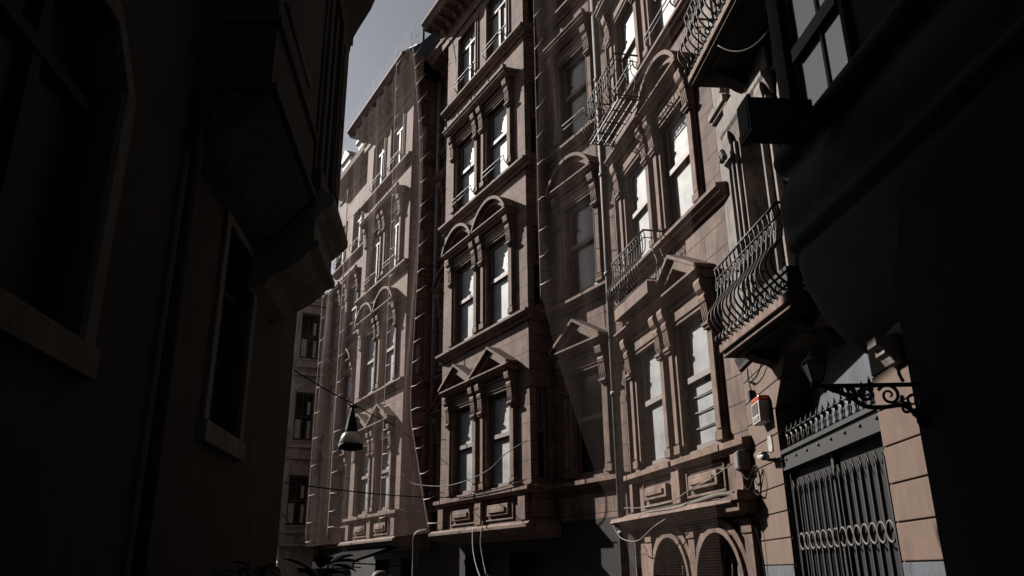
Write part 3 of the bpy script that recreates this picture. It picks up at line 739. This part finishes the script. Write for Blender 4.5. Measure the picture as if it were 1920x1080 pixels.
# projecting black box (sign case) on the oriel
t = empty('sign_case', FU.pt(6.08, .66, 5.2), FU.rz, 'black box shaped sign case sticking out over the street beside the bright oriel window', 'sign')
q = MB(); q.box(-.11,.11,.06,.62,-.165,.165); q.build('case', M['black'], t, bevel=.012)
q = MB(); q.box(-.125,.125,.605,.635,-.18,.18); q.box(-.09,.09,.635,.64,-.14,.14); q.build('end_frame', M['black'], t)
q = MB(); q.tube([(0,-.06,-.02),(0,.08,-.02)], .03, 8); q.tube([(.0,-.08,.14),(0,.2,.14)], .015, 6); q.build('mount', M['iron'], t)

# ================================================================== GATE
gt = empty('gate', FG.pt(GX0, -.10, 0), FG.rz, 'dark iron double gate with arrow headed bars and a row of rings', 'gate')
GL = GX1-GX0
q = MB(); q.box(.0,.06,-.04,.04,0,2.62); q.box(GL-.06,GL,-.04,.04,0,2.62); q.box(GL/2-.03,GL/2+.03,-.03,.03,0,2.6); q.box(.06,GL-.06,-.03,.03,.1,.18)
q.build('frame', M['gatepaint'], gt)
q = MB(); q.box(0, GL, -.05, .07, 2.62, 2.76); q.box(0,GL,-.05,.10,2.76,2.80); q.box(0,GL,-.05,.09,2.59,2.62)
for i in range(8): q.lathe([(0,.0),(.02,.0),(.02,.02),(0,.02)], (.1+i*(GL-.2)/7,.07,2.69), 8)
tb = q.build('transom', M['gatepaint'], gt)
bm_ = MB(); bm_.box(-.011,.011,-.011,.011,.15,2.42); bm_.tube([(-.05,0,2.36),(0,0,2.47),(.05,0,2.36)], .010, 5); bme = bm_.mesh('bar', M['gatepaint'])
NB = 15
for i in range(NB):
    if abs(.14+i*(GL-.28)/(NB-1)-GL/2) > .02: part('bar', bme, gt, (.14+i*(GL-.28)/(NB-1), .045, 0))
    else: part('bar', bme, gt, (GL/2, .06, 0))
rm = MB(); rm.tube([(.078*math.cos(a), 0, .078*math.sin(a)) for a in [2*math.pi*k/16 for k in range(16)]], .011, 6, closed=True); rme = rm.mesh('ring', M['iron_grey'])
for i in range(NB-1): part('ring', rme, gt, (.14+(i+.5)*(GL-.28)/(NB-1), .05, 1.86))
q = MB(); q.box(.06,GL-.06,-.03,-.02,.15,2.6); q.build('backing_sheet', M['black'], gt)
sm = MB(); sm.tube([(0,0,0),(0,0,.12),(0,0,.17)], [.012,.012,.028], 6); sm.tube([(0,0,.17),(0,0,.27)], [.030,.001], 6)
sm.tube([(-.05,0,.03),(-.02,0,.07),(-.045,0,.11),(-.03,0,.13)], .008, 5); sm.tube([(.05,0,.03),(.02,0,.07),(.045,0,.11),(.03,0,.13)], .008, 5)
sme = sm.mesh('spearhead', M['iron'])
for i in range(16): part('spearhead', sme, tb, (.09+i*(GL-.18)/15, .02, 2.80))
q = MB(); q.tube([(.02,.02,3.0),(GL-.02,.02,3.0)], .009, 5); q.build('top_rod', M['iron'], tb)

# ---- small fittings on the peach wall
def gthing(name, u, o, z, label, cat): return empty(name, FG.pt(u, o, z), FG.rz, label, cat)
t = gthing('alarm_box', 9.13, 0, 3.16, 'white siren box with an orange red top on the peach wall left of the gate', 'alarm')
q = MB(); q.box(-.17,.17,0,.13,0,.24); c_ = q.build('case', M['white'], t, bevel=.012)
q = MB()
for i in range(9): q.box(-.13,.13,.13,.137,.10+i*.014,.107+i*.014)
q.box(-.12,.12,.13,.136,.03,.07); q.build('grille', M['pipe'], c_)
q = MB(); q.box(-.165,.165,.0,.125,.24,.30); q.build('lens', M['orange'], t, bevel=.015)
t = gthing('security_camera', 9.02, 0, 2.74, 'small white bullet camera on the peach wall beside the gate', 'camera')
q = MB(); q.tube([(0,0,0),(0,.08,0),(-.0,.10,.02)], .018, 8); q.lathe([(.045,0),(.045,.015),(0,.016)], (0,0,-.0), 10); q.build('bracket', M['iron'], t)
q = MB(); q.tube([(-.09,.12,.02),(.11,.13,.05)], .04, 10); q.box(-.11,.12,.09,.17,.065,.075); q.build('body', M['white'], t)
t = gthing('plaque', 9.12, .006, 2.93, 'small worn white enamel plaque on the peach wall under the siren box', 'plaque')
q = MB(); q.box(-.085,.085,-.006,.006,-.09,.09); q.build('plate', M['white'], t); q = MB()
for x in (-.07,.07):
    for z in (-.075,.075): q.box(x-.008,x+.008,.006,.010,z-.008,z+.008)
q.build('screws', M['iron'], t)
t = gthing('junction_box', 10.08, .14, 2.76, 'grey junction box at the corner of the pink house and the peach wall', 'box')
q = MB(); q.box(-.11,.11,-.12,.03,0,.22); q.build('case', M['pipe'], t, bevel=.01); q = MB(); q.box(-.095,.095,.03,.04,.015,.205); q.build('lid', M['pipe'], t)
def cable(name, pts, r, mat, label, cat='cable', frame=FG, cyc=False):
    o = MB(); o.tube(pts, r, 6, closed=cyc)
    q = tag(o.build(name, M[mat]), label, cat); q.location = frame.pt(0); q.rotation_euler = (0,0,frame.rz); return q
def smooth(pts, n=6):
    P = [Vector(p) for p in pts]; o = []
    for i in range(len(P)-1):
        p0, p1, p2, p3 = P[max(i-1,0)], P[i], P[i+1], P[min(i+2,len(P)-1)]
        for k in range(n):
            t = k/n; o.append(.5*((2*p1)+(-p0+p2)*t+(2*p0-5*p1+4*p2-p3)*t*t+(-p0+3*p1-3*p2+p3)*t**3))
    o.append(P[-1]); return o
cable('cable_loops', smooth([(10.15,.14,2.8),(9.9,.10,2.62),(9.62,.07,2.75),(9.5,.06,2.58),(9.62,.05,2.42),(9.82,.06,2.48),(9.78,.07,2.66),(9.6,.06,2.7),(9.9,.10,2.5),(10.05,.12,2.55),(10.02,.12,2.3),(9.88,.06,2.0),(9.86,.03,1.5),(9.86,.03,.3)]), .011, 'cable', 'black cable loops hanging on the corner below the junction box')
cable('wall_wire', smooth([(9.62,.03,3.92),(9.55,.05,3.75),(9.3,.05,3.72),(9.0,.05,3.78),(8.6,.06,3.98)]), .009, 'cable', 'thin black wire strung across the upper peach wall under the balcony')
t = gthing('wire_clamp', 9.55, .03, 3.60, 'small black clamp dangling from the wire on the upper peach wall', 'clamp')
q = MB(); q.box(-.035,.035,-.02,.04,-.09,.03); q.tube([(0,0,.03),(.02,.01,.10),(0,.01,.15)], .008, 5); q.build('body', M['black'], t); q = MB(); q.tube([(-.06,.01,.12),(.07,.01,.16)], .016, 6); q.build('insulator', M['black'], t)
q = cable('cable_bundle', smooth([(3.6,.26,2.40),(2.8,.27,2.43),(1.9,.28,2.42),(1.0,.30,2.45),(.3,.34,2.47),(-.05,.30,2.45)]), .035, 'stem', 'thick dark cable bundle lying along the ledge of the nearest pink house', frame=FR)
cable('ledge_wire', smooth([(3.5,.42,2.55),(2.7,.40,2.5),(1.6,.42,2.5),(1.0,.36,2.62),(.5,.38,2.66),(-.1,.32,2.8)]), .008, 'whitecable', 'thin pale wire sagging along the ledge of the nearest pink house', frame=FR)
cable('loose_wire', smooth([(4.3,.35,2.32),(3.9,.38,2.12),(3.4,.40,2.04),(2.9,.42,2.04),(2.5,.35,2.2),(2.1,.3,2.3)]), .009, 'whitecable', 'thin pale wire sagging across the arched ground floor windows', frame=FR)
cable('conduit', smooth([(0,.14,2.78),(0,.16,2.85),(0,.12,2.90),(0,.03,2.94),(-.25,.02,2.95)], 4), .011, 'cable', 'thin black conduit bent down to the street lantern bracket').location = FG.pt(5.35)

# ================================================================== WALL LANTERN
ln = empty('street_lantern', FG.pt(5.35, 0, 2.72), FG.rz, 'black four sided street lantern on a scrolled iron wall bracket beside the gate', 'street lamp')
q = MB(); q.tube([(0,0,.04),(0,.76,.04)], .016, 6)
q.tube([(0,-.02,.2),(0,-.02,-.45)], .022, 6)
q.tube(smooth([(0,.66,.03),(0,.52,-.03),(0,.42,-.10),(0,.30,-.11),(0,.17,-.10),(0,.10,-.16),(0,.02,-.30),(0,-.01,-.42)]), .016, 6)
def spiral(c, r0, turns, a0, sgn=1, n=26): return [(0, c[0]+r0*(1-i/n*.85)*math.cos(a0+sgn*turns*2*math.pi*i/n), c[1]+r0*(1-i/n*.85)*math.sin(a0+sgn*turns*2*math.pi*i/n)) for i in range(n+1)]
for c, r0, s in (((.25,-.03),.075,1),((.40,-.015),.05,-1),((.10,-.07),.075,-1),((.06,-.20),.06,1),((.50,.0),.032,1),((.57,.012),.022,-1),((.155,-.12),.04,1)): q.tube(spiral(c, r0, 1.6, .5, s), [.013*(1-.5*i/26) for i in range(27)], 6)
for yy in (.62,.67): q.lathe([(0,-.0),(.012,-.01),(.012,-.03),(0,-.04)], (0,yy,.03), 8)
q.build('bracket', M['iron'], ln)
LS = .66; ly = .72/LS; lz = .07/LS
q = MB()
def sq(r, z): return [(-r,ly-r,z),(r,ly-r,z),(r,ly+r,z),(-r,ly+r,z)]
B0, T0 = sq(.05, lz), sq(.095, lz+.19)
for k in range(4): q.tube([B0[k], T0[k]], .009, 6)
q.tube(B0, .009, 6, closed=True); q.tube(T0, .011, 6, closed=True)
q.lathe([(.0,-.04),(.02,-.03),(.05,0),(.045,.012)], (0,ly,lz-.01), 8)
lb = q.build('lantern_frame', M['iron'], ln); lb.scale = (LS,)*3
q = MB(); q.add(B0+T0, [(0,1,5,4),(1,2,6,5),(2,3,7,6),(3,0,4,7)]); q.build('lantern_glass', M['lampglass'], lb)
q = MB(); q.lathe([(.125,.0),(.13,.012),(.105,.03),(.06,.075),(.045,.09),(.05,.10),(.03,.12),(.018,.15),(.022,.165),(.012,.18),(.016,.20),(.0,.225)], (0,ly,lz+.19), 12); q.build('lantern_cap', M['iron'], lb)

# ================================================================== LEFT HOUSE (in shade)  local x = -u, y = towards the street
hL = empty('dark_house', FL.pt(0), FL.rz, 'near black shaded house filling the left side, with pale framed windows', 'house')
def lbox(mb, u0, u1, y0, y1, z0, z1): mb.box(-u1, -u0, y0, y1, z0, z1)
LU1 = 11.0
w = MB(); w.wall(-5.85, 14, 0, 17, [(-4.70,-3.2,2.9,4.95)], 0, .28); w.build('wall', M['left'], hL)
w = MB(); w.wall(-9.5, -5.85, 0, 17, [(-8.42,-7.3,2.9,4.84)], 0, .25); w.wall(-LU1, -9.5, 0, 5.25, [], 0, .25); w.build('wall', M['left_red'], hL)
w = MB(); lbox(w, -14, LU1-.01, -9, -.4, 0, 5.25); lbox(w, -14, 8.6, -9, -.4, 5.26, 17); w.add([(-LU1,0,0),(-LU1,-9,0),(-LU1,-9,5.25),(-LU1,0,5.25)], [(0,1,2,3)]); lbox(w, 9.5, LU1, -9, 0, 5.25, 5.3)
w.build('house_core', M['left'], hL)
# window with a pale flat surround
def lwin(u0, u1, z0, z1, chamfer, sash):
    f = MB()
    lbox(f,u0,u0+.07,-.22,-.15,z0,z1); lbox(f,u1-.07,u1,-.22,-.15,z0,z1); lbox(f,u0+.07,u1-.07,-.22,-.15,z1-.08,z1); lbox(f,u0+.07,u1-.07,-.22,-.15,z0,z0+.08)
    c = (u0+u1)/2; lbox(f,c-.05,c+.05,-.22,-.14,z0+.08,z1-.08); lbox(f,u0+.07,u1-.07,-.21,-.13,z0+(z1-z0)*.72,z0+(z1-z0)*.72+.08)
    wd = f.build('window', M['left_frame'], hL)
    q = MB(); lbox(q,u0,u1,-.24,-.2,z0,z1); q.build('pane', M['blackglass'], wd)
    s = MB(); t = .14; ch = chamfer
    lbox(s,u0-t,u0,-.02,.04,z0,z1-ch); lbox(s,u1,u1+t,-.02,.04,z0,z1-ch)
    if ch:
        for e, sg in ((u0,1),(u1,-1)):
            s.prism([(-(e-sg*t), z1-ch),(-(e+sg*.0), z1-ch),(-(e+sg*ch*.9), z1+.0),(-(e+sg*ch*.9), z1+t)], 'y', -.02, .04)
        lbox(s,u0+ch*.9,u1-ch*.9,-.02,.04,z1,z1+t)
        for e, sg in ((u0,1),(u1,-1)): s.prism([(-e, z1-ch),(-(e+sg*ch*.9), z1),(-e, z1)], 'y', -.22, -.01)
    else: lbox(s,u0-t,u1+t,-.02,.04,z1,z1+t)
    s.build('surround', M['left_trim'], wd)
    q = MB(); lbox(q,u0-t-.02,u1+t+.02,-.02,.07,z0-.19,z0-.003); q.build('sill', M['left_trim'], wd)
lwin(7.3, 8.42, 2.9, 4.84, 0, 1)
lwin(3.2, 4.70, 2.9, 4.95, .32, 1)
q = MB(); q.tube([(-5.95,.09,.2),(-5.95,.09,5.4)], .05, 10); q.build('downpipe', M['left_frame'], hL)
# closed box bay on the upper floor with tapered underside
q = MB()
q.prism([(0,4.9),(.20,5.02),(.50,5.38),(.60,5.5),(.60,9),(0,9)], 'x', -8.15, -6.05)
by = q.build('box_bay', M['left'], hL)
q = MB(); lbox(q, 6.02, 8.2, .0, .66, 5.55, 5.62); lbox(q, 6.02, 8.2, 0, .64, 6.25, 6.32); q.build('moulding', M['left'], by)
q = MB(); q.tube([(-6.0,.67,6.44),(-7.32,.67,6.44)], .022, 8); q.build('handrail', M['iron_grey'], by)
# corner pier: corbel, frieze, big cornice and pilastered upper storey
PE = 9.55
q = MB(); q.prism([(0,4.5),(.16,4.56),(.26,4.66),(.42,4.76),(.54,4.86),(.62,4.96),(.72,5.0),(.72,5.07),(.66,5.09),(.66,5.36),(.69,5.38),(.73,5.44),(.81,5.50),(.85,5.56),(.85,5.63),(.70,5.72),(0,5.72)], 'x', -PE-.03, -8.25)
q.build('corbelled_cornice', M['left_trim'], hL)
q = MB(); lbox(q, 8.2, PE, 0, .62, 5.72, 9.0); lbox(q, 8.2, PE+.02, .0, .70, 5.72, 5.96); lbox(q, 9.0, PE+.02, .62, .70, 5.96, 8.55)
lbox(q, 9.1, 9.42, .70, .72, 7.2, 8.3); lbox(q, 9.1, 9.42, .70, .72, 6.1, 7.1)
for a_, b_, y_ in ((8.7,8.86,.66),(8.32,8.48,.66),(8.9,8.96,.62),(8.55,8.62,.62)): lbox(q, a_, b_, .62, y_, 5.96, 8.5)
q.build('pilaster_storey', M['left_red'], hL)
q = MB(); q.prism([(0,8.55),(.70,8.55),(.72,8.75),(.80,8.95),(.96,9.3),(1.02,9.5),(1.02,9.7),(0,9.7)], 'x', -PE-.06, -8.2)
q.build('eaves_cornice', M['left'], hL)
q = MB(); lbox(q, 8.2, PE, 0, .66, 9.74, 17); lbox(q, PE+.065, PE+.45, .32, .68, 8.95, 17); q.build('upper_storey', M['left_red'], hL)
# added shading block past the corner, then console bracket between bay and pier
q = MB(); lbox(q, PE+.001, 11.6, -.12, .28, 7.7, 16.9); lbox(q, PE+.001, 11.65, -.15, .31, 7.6, 7.7); q.build('added_shade_block', M['left'], hL)  # unseen block, added only to keep the sun off the oriel
q = MB(); q.prism([(0,5.6),(.18,5.65),(.30,5.95),(.42,6.2),(.56,6.75),(.52,7.3),(.40,7.35),(.42,6.8),(.30,6.4),(0,6.3)], 'x', -8.75, -8.45); q.build('scroll_bracket', M['left_red'], hL)

def milky():
    m, n, b = nodes('milky_translucent_shade'); v = objvec(n)
    c = ramp(n, noise(n, v, 9, 5), [(.3, (.42,.39,.34)), (.7, (.72,.69,.62))])
    n.links.new(c, b.inputs['Base Color']); b.inputs['Roughness'].default_value = .3
    tr = n.nodes.new('ShaderNodeBsdfTranslucent'); n.links.new(c, tr.inputs[0])
    mx = n.nodes.new('ShaderNodeMixShader'); mx.inputs[0].default_value = .55
    n.links.new(b.outputs[0], mx.inputs[1]); n.links.new(tr.outputs[0], mx.inputs[2]); n.links.new(mx.outputs[0], n.nodes['Material Output'].inputs[0]); return m
# ================================================================== HANGING LAMP AND WIRES
LP = Vector((-2.65, 13.0, 4.22))          # hook of the lamp on its wire
hl = empty('hanging_street_lamp', LP, 0, 'black coned street lamp with a milky bell shade hanging on a wire over the street', 'street lamp')
q = MB(); q.lathe([(0,-.03),(.028,-.04),(.034,-.10),(.07,-.24),(.098,-.40),(.108,-.44),(.10,-.45)], (0,0,0), 18)
q.tube([(0,0,.05),(0,0,-.05)], .012, 6); q.prism([(-.085,.025),(.085,-.02),(.07,-.04),(.0,-.07),(-.05,-.02)], 'y', -.012, .012)
q.build('cone', M['black'], hl)
q = MB(); q.lathe([(.10,-.445),(.135,-.47),(.168,-.54),(.183,-.60),(.186,-.64),(.176,-.64),(.17,-.60),(.15,-.53),(.1,-.47)], (0,0,0), 24); q.build('bell_shade', milky(), hl)
q = MB(); q.lathe([(.188,-.635),(.20,-.645),(.20,-.70),(.19,-.715),(.165,-.71),(.16,-.655)], (0,0,0), 24); q.lathe([(.165,-.70),(.10,-.74),(.0,-.755)], (0,0,0), 18); q.build('rim', M['black'], hl)
def sag(a, b, s, n=16): return [a.lerp(b, i/n)-Vector((0,0,s*4*(i/n)*(1-i/n))) for i in range(n+1)]
def wire(name, pts, r, mat, label):
    o = MB(); o.tube(pts, r, 6); return tag(o.build(name, M[mat]), label, 'wire')
lpt = LP+Vector((0,0,.03))
A_ = FL.pt(11.0, .02, 4.28); B_ = FC.pt(5.95, .6, 5.25)
wire('lamp_wire', sag(A_, lpt, .02, 8)+sag(lpt, B_, .03, 8)[1:], .010, 'cable', 'black wire from the dark left house that carries the hanging lamp')
wire('street_wire', sag(FL.pt(11.0,.02,2.75), FC.pt(3.0,.18,3.2), .06)+sag(FC.pt(3.0,.18,3.2), FC.pt(-.1,.2,3.28), .03)[1:], .010, 'cable', 'lower black wire across the street below the hanging lamp, nearly level')
wire('thin_wire', sag(FL.pt(11.0,.02,2.35), FC.pt(13.5,1.0,3.1), .05), .006, 'cable', 'thinnest wire, in front of the lowest window of the grey bow house')
wire('slack_cable', smooth([FC.pt(5.5,.5,3.95), FC.pt(5.2,.4,3.72), FC.pt(4.4,.3,3.58), FC.pt(3.3,.3,3.48), FC.pt(2.2,.3,3.50), FC.pt(1.2,.3,3.62), FC.pt(.5,.3,3.85), FC.pt(-.05,.12,4.05)]), .010, 'darkpipe', 'slack dark cable looping across the first floor windows of the middle bay')
for k, (u, pts) in enumerate(((2.0, [(2.12,.22,2.5),(1.95,.3,2.1),(1.7,.35,1.75),(1.35,.4,1.45)]), (1.62, [(1.66,.22,2.6),(1.6,.3,2.2),(1.45,.32,1.85),(1.25,.35,1.55)]))):
    wire('hanging_strap', smooth([FC.pt(*p) for p in pts]), .012, 'rope', ('longer pale strap' if k == 0 else 'shorter pale strap')+' hanging below the middle bay slab')

# ================================================================== SAFETY NETS
def net(name, mat, grid, label, rows=40, thick=None):
    """grid: list of (plan point, z bottom, z top) from one side to the other"""
    o = MB(); n = len(grid)
    for i, (p, zb, zt) in enumerate(grid):
        for j in range(rows+1):
            t = j/rows; z = zb+(zt-zb)*t
            bell = .10*math.sin(i*1.7)*math.sin(t*math.pi)
            o.v.append((p.x-.9*bell, p.y-.3*bell, z))
    for i in range(n-1):
        for j in range(rows):
            o.f.append((i*(rows+1)+j, (i+1)*(rows+1)+j, (i+1)*(rows+1)+j+1, i*(rows+1)+j+1)); o.sm.append(True)
    return tag(o.build(name, M[mat]), label, 'net', 'safety nets hung over the facades')
def lacing(name, pts, label, tie=.30, gap=.42, side=None, r=.012):
    """vertical rope with short ties stitched across it"""
    r2 = .0075; tie *= 2.0; t = empty(name, pts[0], 0, label, 'rope', 'lacing ropes of the safety nets')
    P = [Vector(p)-Vector(pts[0]) for p in smooth(pts, 8)]
    o = MB(); o.tube(P, r, 6); o.build('rope', M['rope'], t)
    L = 0; k = 0
    for a, b in zip(P, P[1:]):
        L += (b-a).length
        if L > gap:
            L = random.uniform(-.12, .1); s = side.normalized(); w = tie*random.uniform(.7, 1.15)
            q = MB(); q.tube([b, b+s*w*.5+Vector((0,0,random.uniform(-.03,.01))), b+s*w+Vector((0,0,random.uniform(-.08,.04)))], r2, 5); q.build('tie', M['rope'], t); k += 1
    return t
# net over the rear bay and the set-back house: its right hem is cut obliquely
hem = [(6.95,17.6),(6.55,16.2),(5.95,13.5),(5.75,11.5),(5.75,9.6),(5.85,7.6),(5.95,6.2),(5.85,5.2),(5.4,4.2),(4.95,3.2),(4.62,2.55)]
hem = [(u-1.15, z) for u, z in hem]
def hem_u(z):
    for (u1,z1),(u0,z0) in zip(hem, hem[1:]):
        if z0 <= z <= z1: return u0+(u1-u0)*(z-z0)/(z1-z0)
    return hem[0][0] if z > hem[0][1] else hem[-1][0]
o = MB(); NU, NZ = 30, 48
for i in range(NU+1):
    for j in range(NZ+1):
        z = 2.45+(17.55-2.45)*j/NZ
        u = hem_u(z)+(13.7-hem_u(z))*i/NU
        ou = .62+.10*math.sin(i*.9+j*.12)*math.sin(math.pi*j/NZ)+.05*math.sin(i*2.3)+(.14 if z > 17 else 0)
        o.v.append(tuple(FC.pt(u, ou, z)))
for i in range(NU):
    for j in range(NZ): o.f.append((i*(NZ+1)+j,(i+1)*(NZ+1)+j,(i+1)*(NZ+1)+j+1,i*(NZ+1)+j+1)); o.sm.append(True)
tag(o.build('safety_net', M['net']), 'reddish fine safety net veiling the slate roofed bay behind the hanging lamp', 'net', 'safety nets hung over the facades')
SD = -FC.d
lacing('lacing_rope', [FC.pt(u, .66, z) for u, z in hem], 'tallest lacing rope, down the oblique hem between the middle bay and the slate roofed bay', .33, .5, SD)
lacing('lacing_rope', [FC.pt(6.75,.74,17.5), FC.pt(6.75,.70,14.0), FC.pt(6.65,.70,10.5), FC.pt(6.6,.70,7.0), FC.pt(6.55,.70,2.6)], 'lacing rope in front of the right window column of the slate roofed bay', .34, .5, SD, .010)
lacing('lacing_rope', [FC.pt(11.3,.70,14.5), FC.pt(11.3,.66,10.5), FC.pt(11.25,.66,7.0), FC.pt(11.2,.66,2.6)], 'lacing rope at the left edge of the slate roofed bay, above the hanging lamp', .4, .5, SD, .016)
lacing('lacing_rope', [FC.pt(13.65,.70,12.4), FC.pt(13.7,.66,9.5), FC.pt(13.65,.66,6.0), FC.pt(13.65,.66,2.6)], 'lacing rope beside the grey bow house, farthest of all', .45, .5, SD, .014)
# top flap of the net between the slate roof and the taller cornice
o = MB(); Q0, Q1, Q2 = FC.pt(5.2,.75,18.0), FC.pt(6.9,.70,17.75), FC.pt(8.3,.3,17.95)
for i in range(9):
    a = Q0.lerp(Q1, i/8)
    t = i/8; b = Q0.lerp(Q2, t)+Vector((0,0,-.75*4*t*(1-t)*.5))
    c_ = FC.pt(6.0+1.2*t, .68, 16.6)
    o.v += [tuple(b), tuple(b.lerp(c_, .5)), tuple(c_)]
for i in range(8):
    for j in range(2): o.f.append((i*3+j,(i+1)*3+j,(i+1)*3+j+1,i*3+j+1)); o.sm.append(True)
tag(o.build('safety_net', M['net2']), 'pale scrap of safety net stretched against the sky between two cornices', 'net', 'safety nets hung over the facades')
# net over the recess and the nearest stone house; curved lower hem
N0 = FC.pt(-.55, .02); N1 = FR.pt(3.3, .55); N2 = FR.pt(.05, .50)
def netpath(t):
    return N0.lerp(N1, t/.45) if t < .45 else N1.lerp(N2, (t-.45)/.55)
low = [(0,7.0),(.04,6.5),(.10,5.6),(.16,4.9),(.24,4.0),(.33,3.1),(.42,2.4),(.50,1.75),(.60,1.55),(1,1.5)]
def lowz(t):
    for (a,za),(b,zb) in zip(low, low[1:]):
        if a <= t <= b: return za+(zb-za)*(t-a)/(b-a)
o = MB(); NT = 48
for i in range(NT+1):
    t = i/NT; p_ = netpath(t); z0 = lowz(t)
    for j in range(NZ+1):
        z = z0+(17-z0)*j/NZ
        b = .06*math.sin(i*.8)*math.sin(math.pi*j/NZ)+.08*math.sin(i*.31+j*.17)*math.sin(math.pi*j/NZ)
        o.v.append((p_.x-.95*b, p_.y-.3*b, z))
for i in range(NT):
    for j in range(NZ): o.f.append((i*(NZ+1)+j,(i+1)*(NZ+1)+j,(i+1)*(NZ+1)+j+1,i*(NZ+1)+j+1)); o.sm.append(True)
tag(o.build('safety_net', M['net2']), 'grey fine safety net with a curved lower hem over the dark recess', 'net', 'safety nets hung over the facades')
lacing('lacing_rope', [N0+Vector((0,0,z)) for z in (16.5, 13, 10, 8, 6.9)], 'thin lacing rope beside the dark flank of the middle bay', .22, .55, (N1-N0), .008)

# ================================================================== STREET LEVEL PLANTS, AWNING, PIPE
def leaf(mb, base, tip, w, droop, n=7):
    base, tip = Vector(base), Vector(tip); d = tip-base; s = d.cross(Vector((0,0,1)))
    if s.length < 1e-3: s = Vector((1,0,0))
    s.normalize(); b = len(mb.v)
    for i in range(n+1):
        t = i/n; c_ = base+d*t-Vector((0,0,droop*t*t)); hw = w*math.sin(math.pi*min(1,t*.92+.06))**.8
        mb.v += [tuple(c_+s*hw+Vector((0,0,hw*.35))), tuple(c_), tuple(c_-s*hw+Vector((0,0,hw*.35)))]
    for i in range(n):
        for k in range(2): mb.f.append((b+i*3+k, b+i*3+k+1, b+(i+1)*3+k+1, b+(i+1)*3+k)); mb.sm.append(True)
def plant(loc, h, n, w, L, label, seed, small=False):
    random.seed(seed)
    t = empty('potted_plant', loc, 0, label, 'plant', 'potted plants along the left wall')
    q = MB(); q.lathe([(0,0),(.15,0),(.20,.36),(.22,.36),(.22,.42),(.19,.42),(.18,.36),(0,.35)], (0,0,0), 16); q.build('pot', M['pot'], t)
    st = MB(); lv = MB()
    for i in range(n):
        a = random.uniform(0, 6.28); zz = random.uniform(.45, 1)*h; rr = random.uniform(.02,.10)*h
        p = Vector((rr*math.cos(a), rr*math.sin(a), zz))
        st.tube([(0,0,.34),(p.x*.5,p.y*.5,zz*.6+.1),tuple(p)], .008, 5)
        a2 = a+random.uniform(-.5,.5); l = L*random.uniform(.7,1.15)
        leaf(lv, p, p+Vector((math.cos(a2)*l*.85, math.sin(a2)*l*.85, l*random.uniform(-.1,.7))), w*random.uniform(.8,1.2), l*random.uniform(.1,.55))
    st.build('stem', M['stem'], t); lv.build('foliage', M['leaf'], t)
plant((-2.45, 6.2, 0), 1.58, 110, .045, .22, 'bushy dark narrow leaved plant at the foot of the dark left wall', 3)
plant((-2.55, 8.2, 0), 1.68, 110, .05, .24, 'bushy dark plant at the far corner of the dark left house', 5)
plant((-2.2, 9.6, 0), 1.72, 34, .11, .42, 'big leaved dark plant below the hanging lamp', 11)
aw = empty('shop_awning', FC.pt(7.2, -.45, 2.38), FC.rz, 'black cloth shop awning under the slate roofed bay', 'awning')
q = MB(); q.prism([(-.02,0),(.2,-.02),(1.5,-.45),(1.5,-.62),(1.46,-.62),(1.44,-.49),(-.02,-.06)], 'x', .3, 4.1); q.build('cloth', M['awning'], aw)
q = MB()
for x in (.4, 4.0): q.tube([(x,0,-.6),(x,1.42,-.52)], .02, 6)
q.build('arm', M['iron'], aw)
vp = empty('vent_pipe', FC.pt(5.4, .15, 0), FC.rz, 'grey bent vent pipe rising at street level between the two bays', 'pipe')
q = MB(); q.tube(smooth([(0,0,0),(0,0,1.0),(0,0,2.2),(0,.0,2.42),(-.06,-.05,2.52),(-.25,-.2,2.55)]), .085, 12); q.build('duct', M['darkpipe'], vp)
q = MB(); q.lathe([(.085,1.4),(.105,1.4),(.105,1.48),(.085,1.48)], (0,0,0), 12); q.build('collar', M['darkpipe'], vp)
dm = empty('globe_lamp', FC.pt(3.9, 1.6, 0), 0, 'pale round globe lamp head at the bottom edge below the middle bay', 'street lamp')
q = MB(); q.lathe([(.14,0),(.14,.05),(.04,.12),(.03,.5),(.03,1.30),(.06,1.32),(.06,1.36),(0,1.36)], (0,0,0), 14); q.build('post', M['iron'], dm)
q = MB(); q.lathe([(.05,1.36),(.15,1.40),(.20,1.48),(.20,1.54),(.15,1.62),(.08,1.655),(0,1.665)], (0,0,0), 20); q.build('globe', M['darkpipe'], dm)
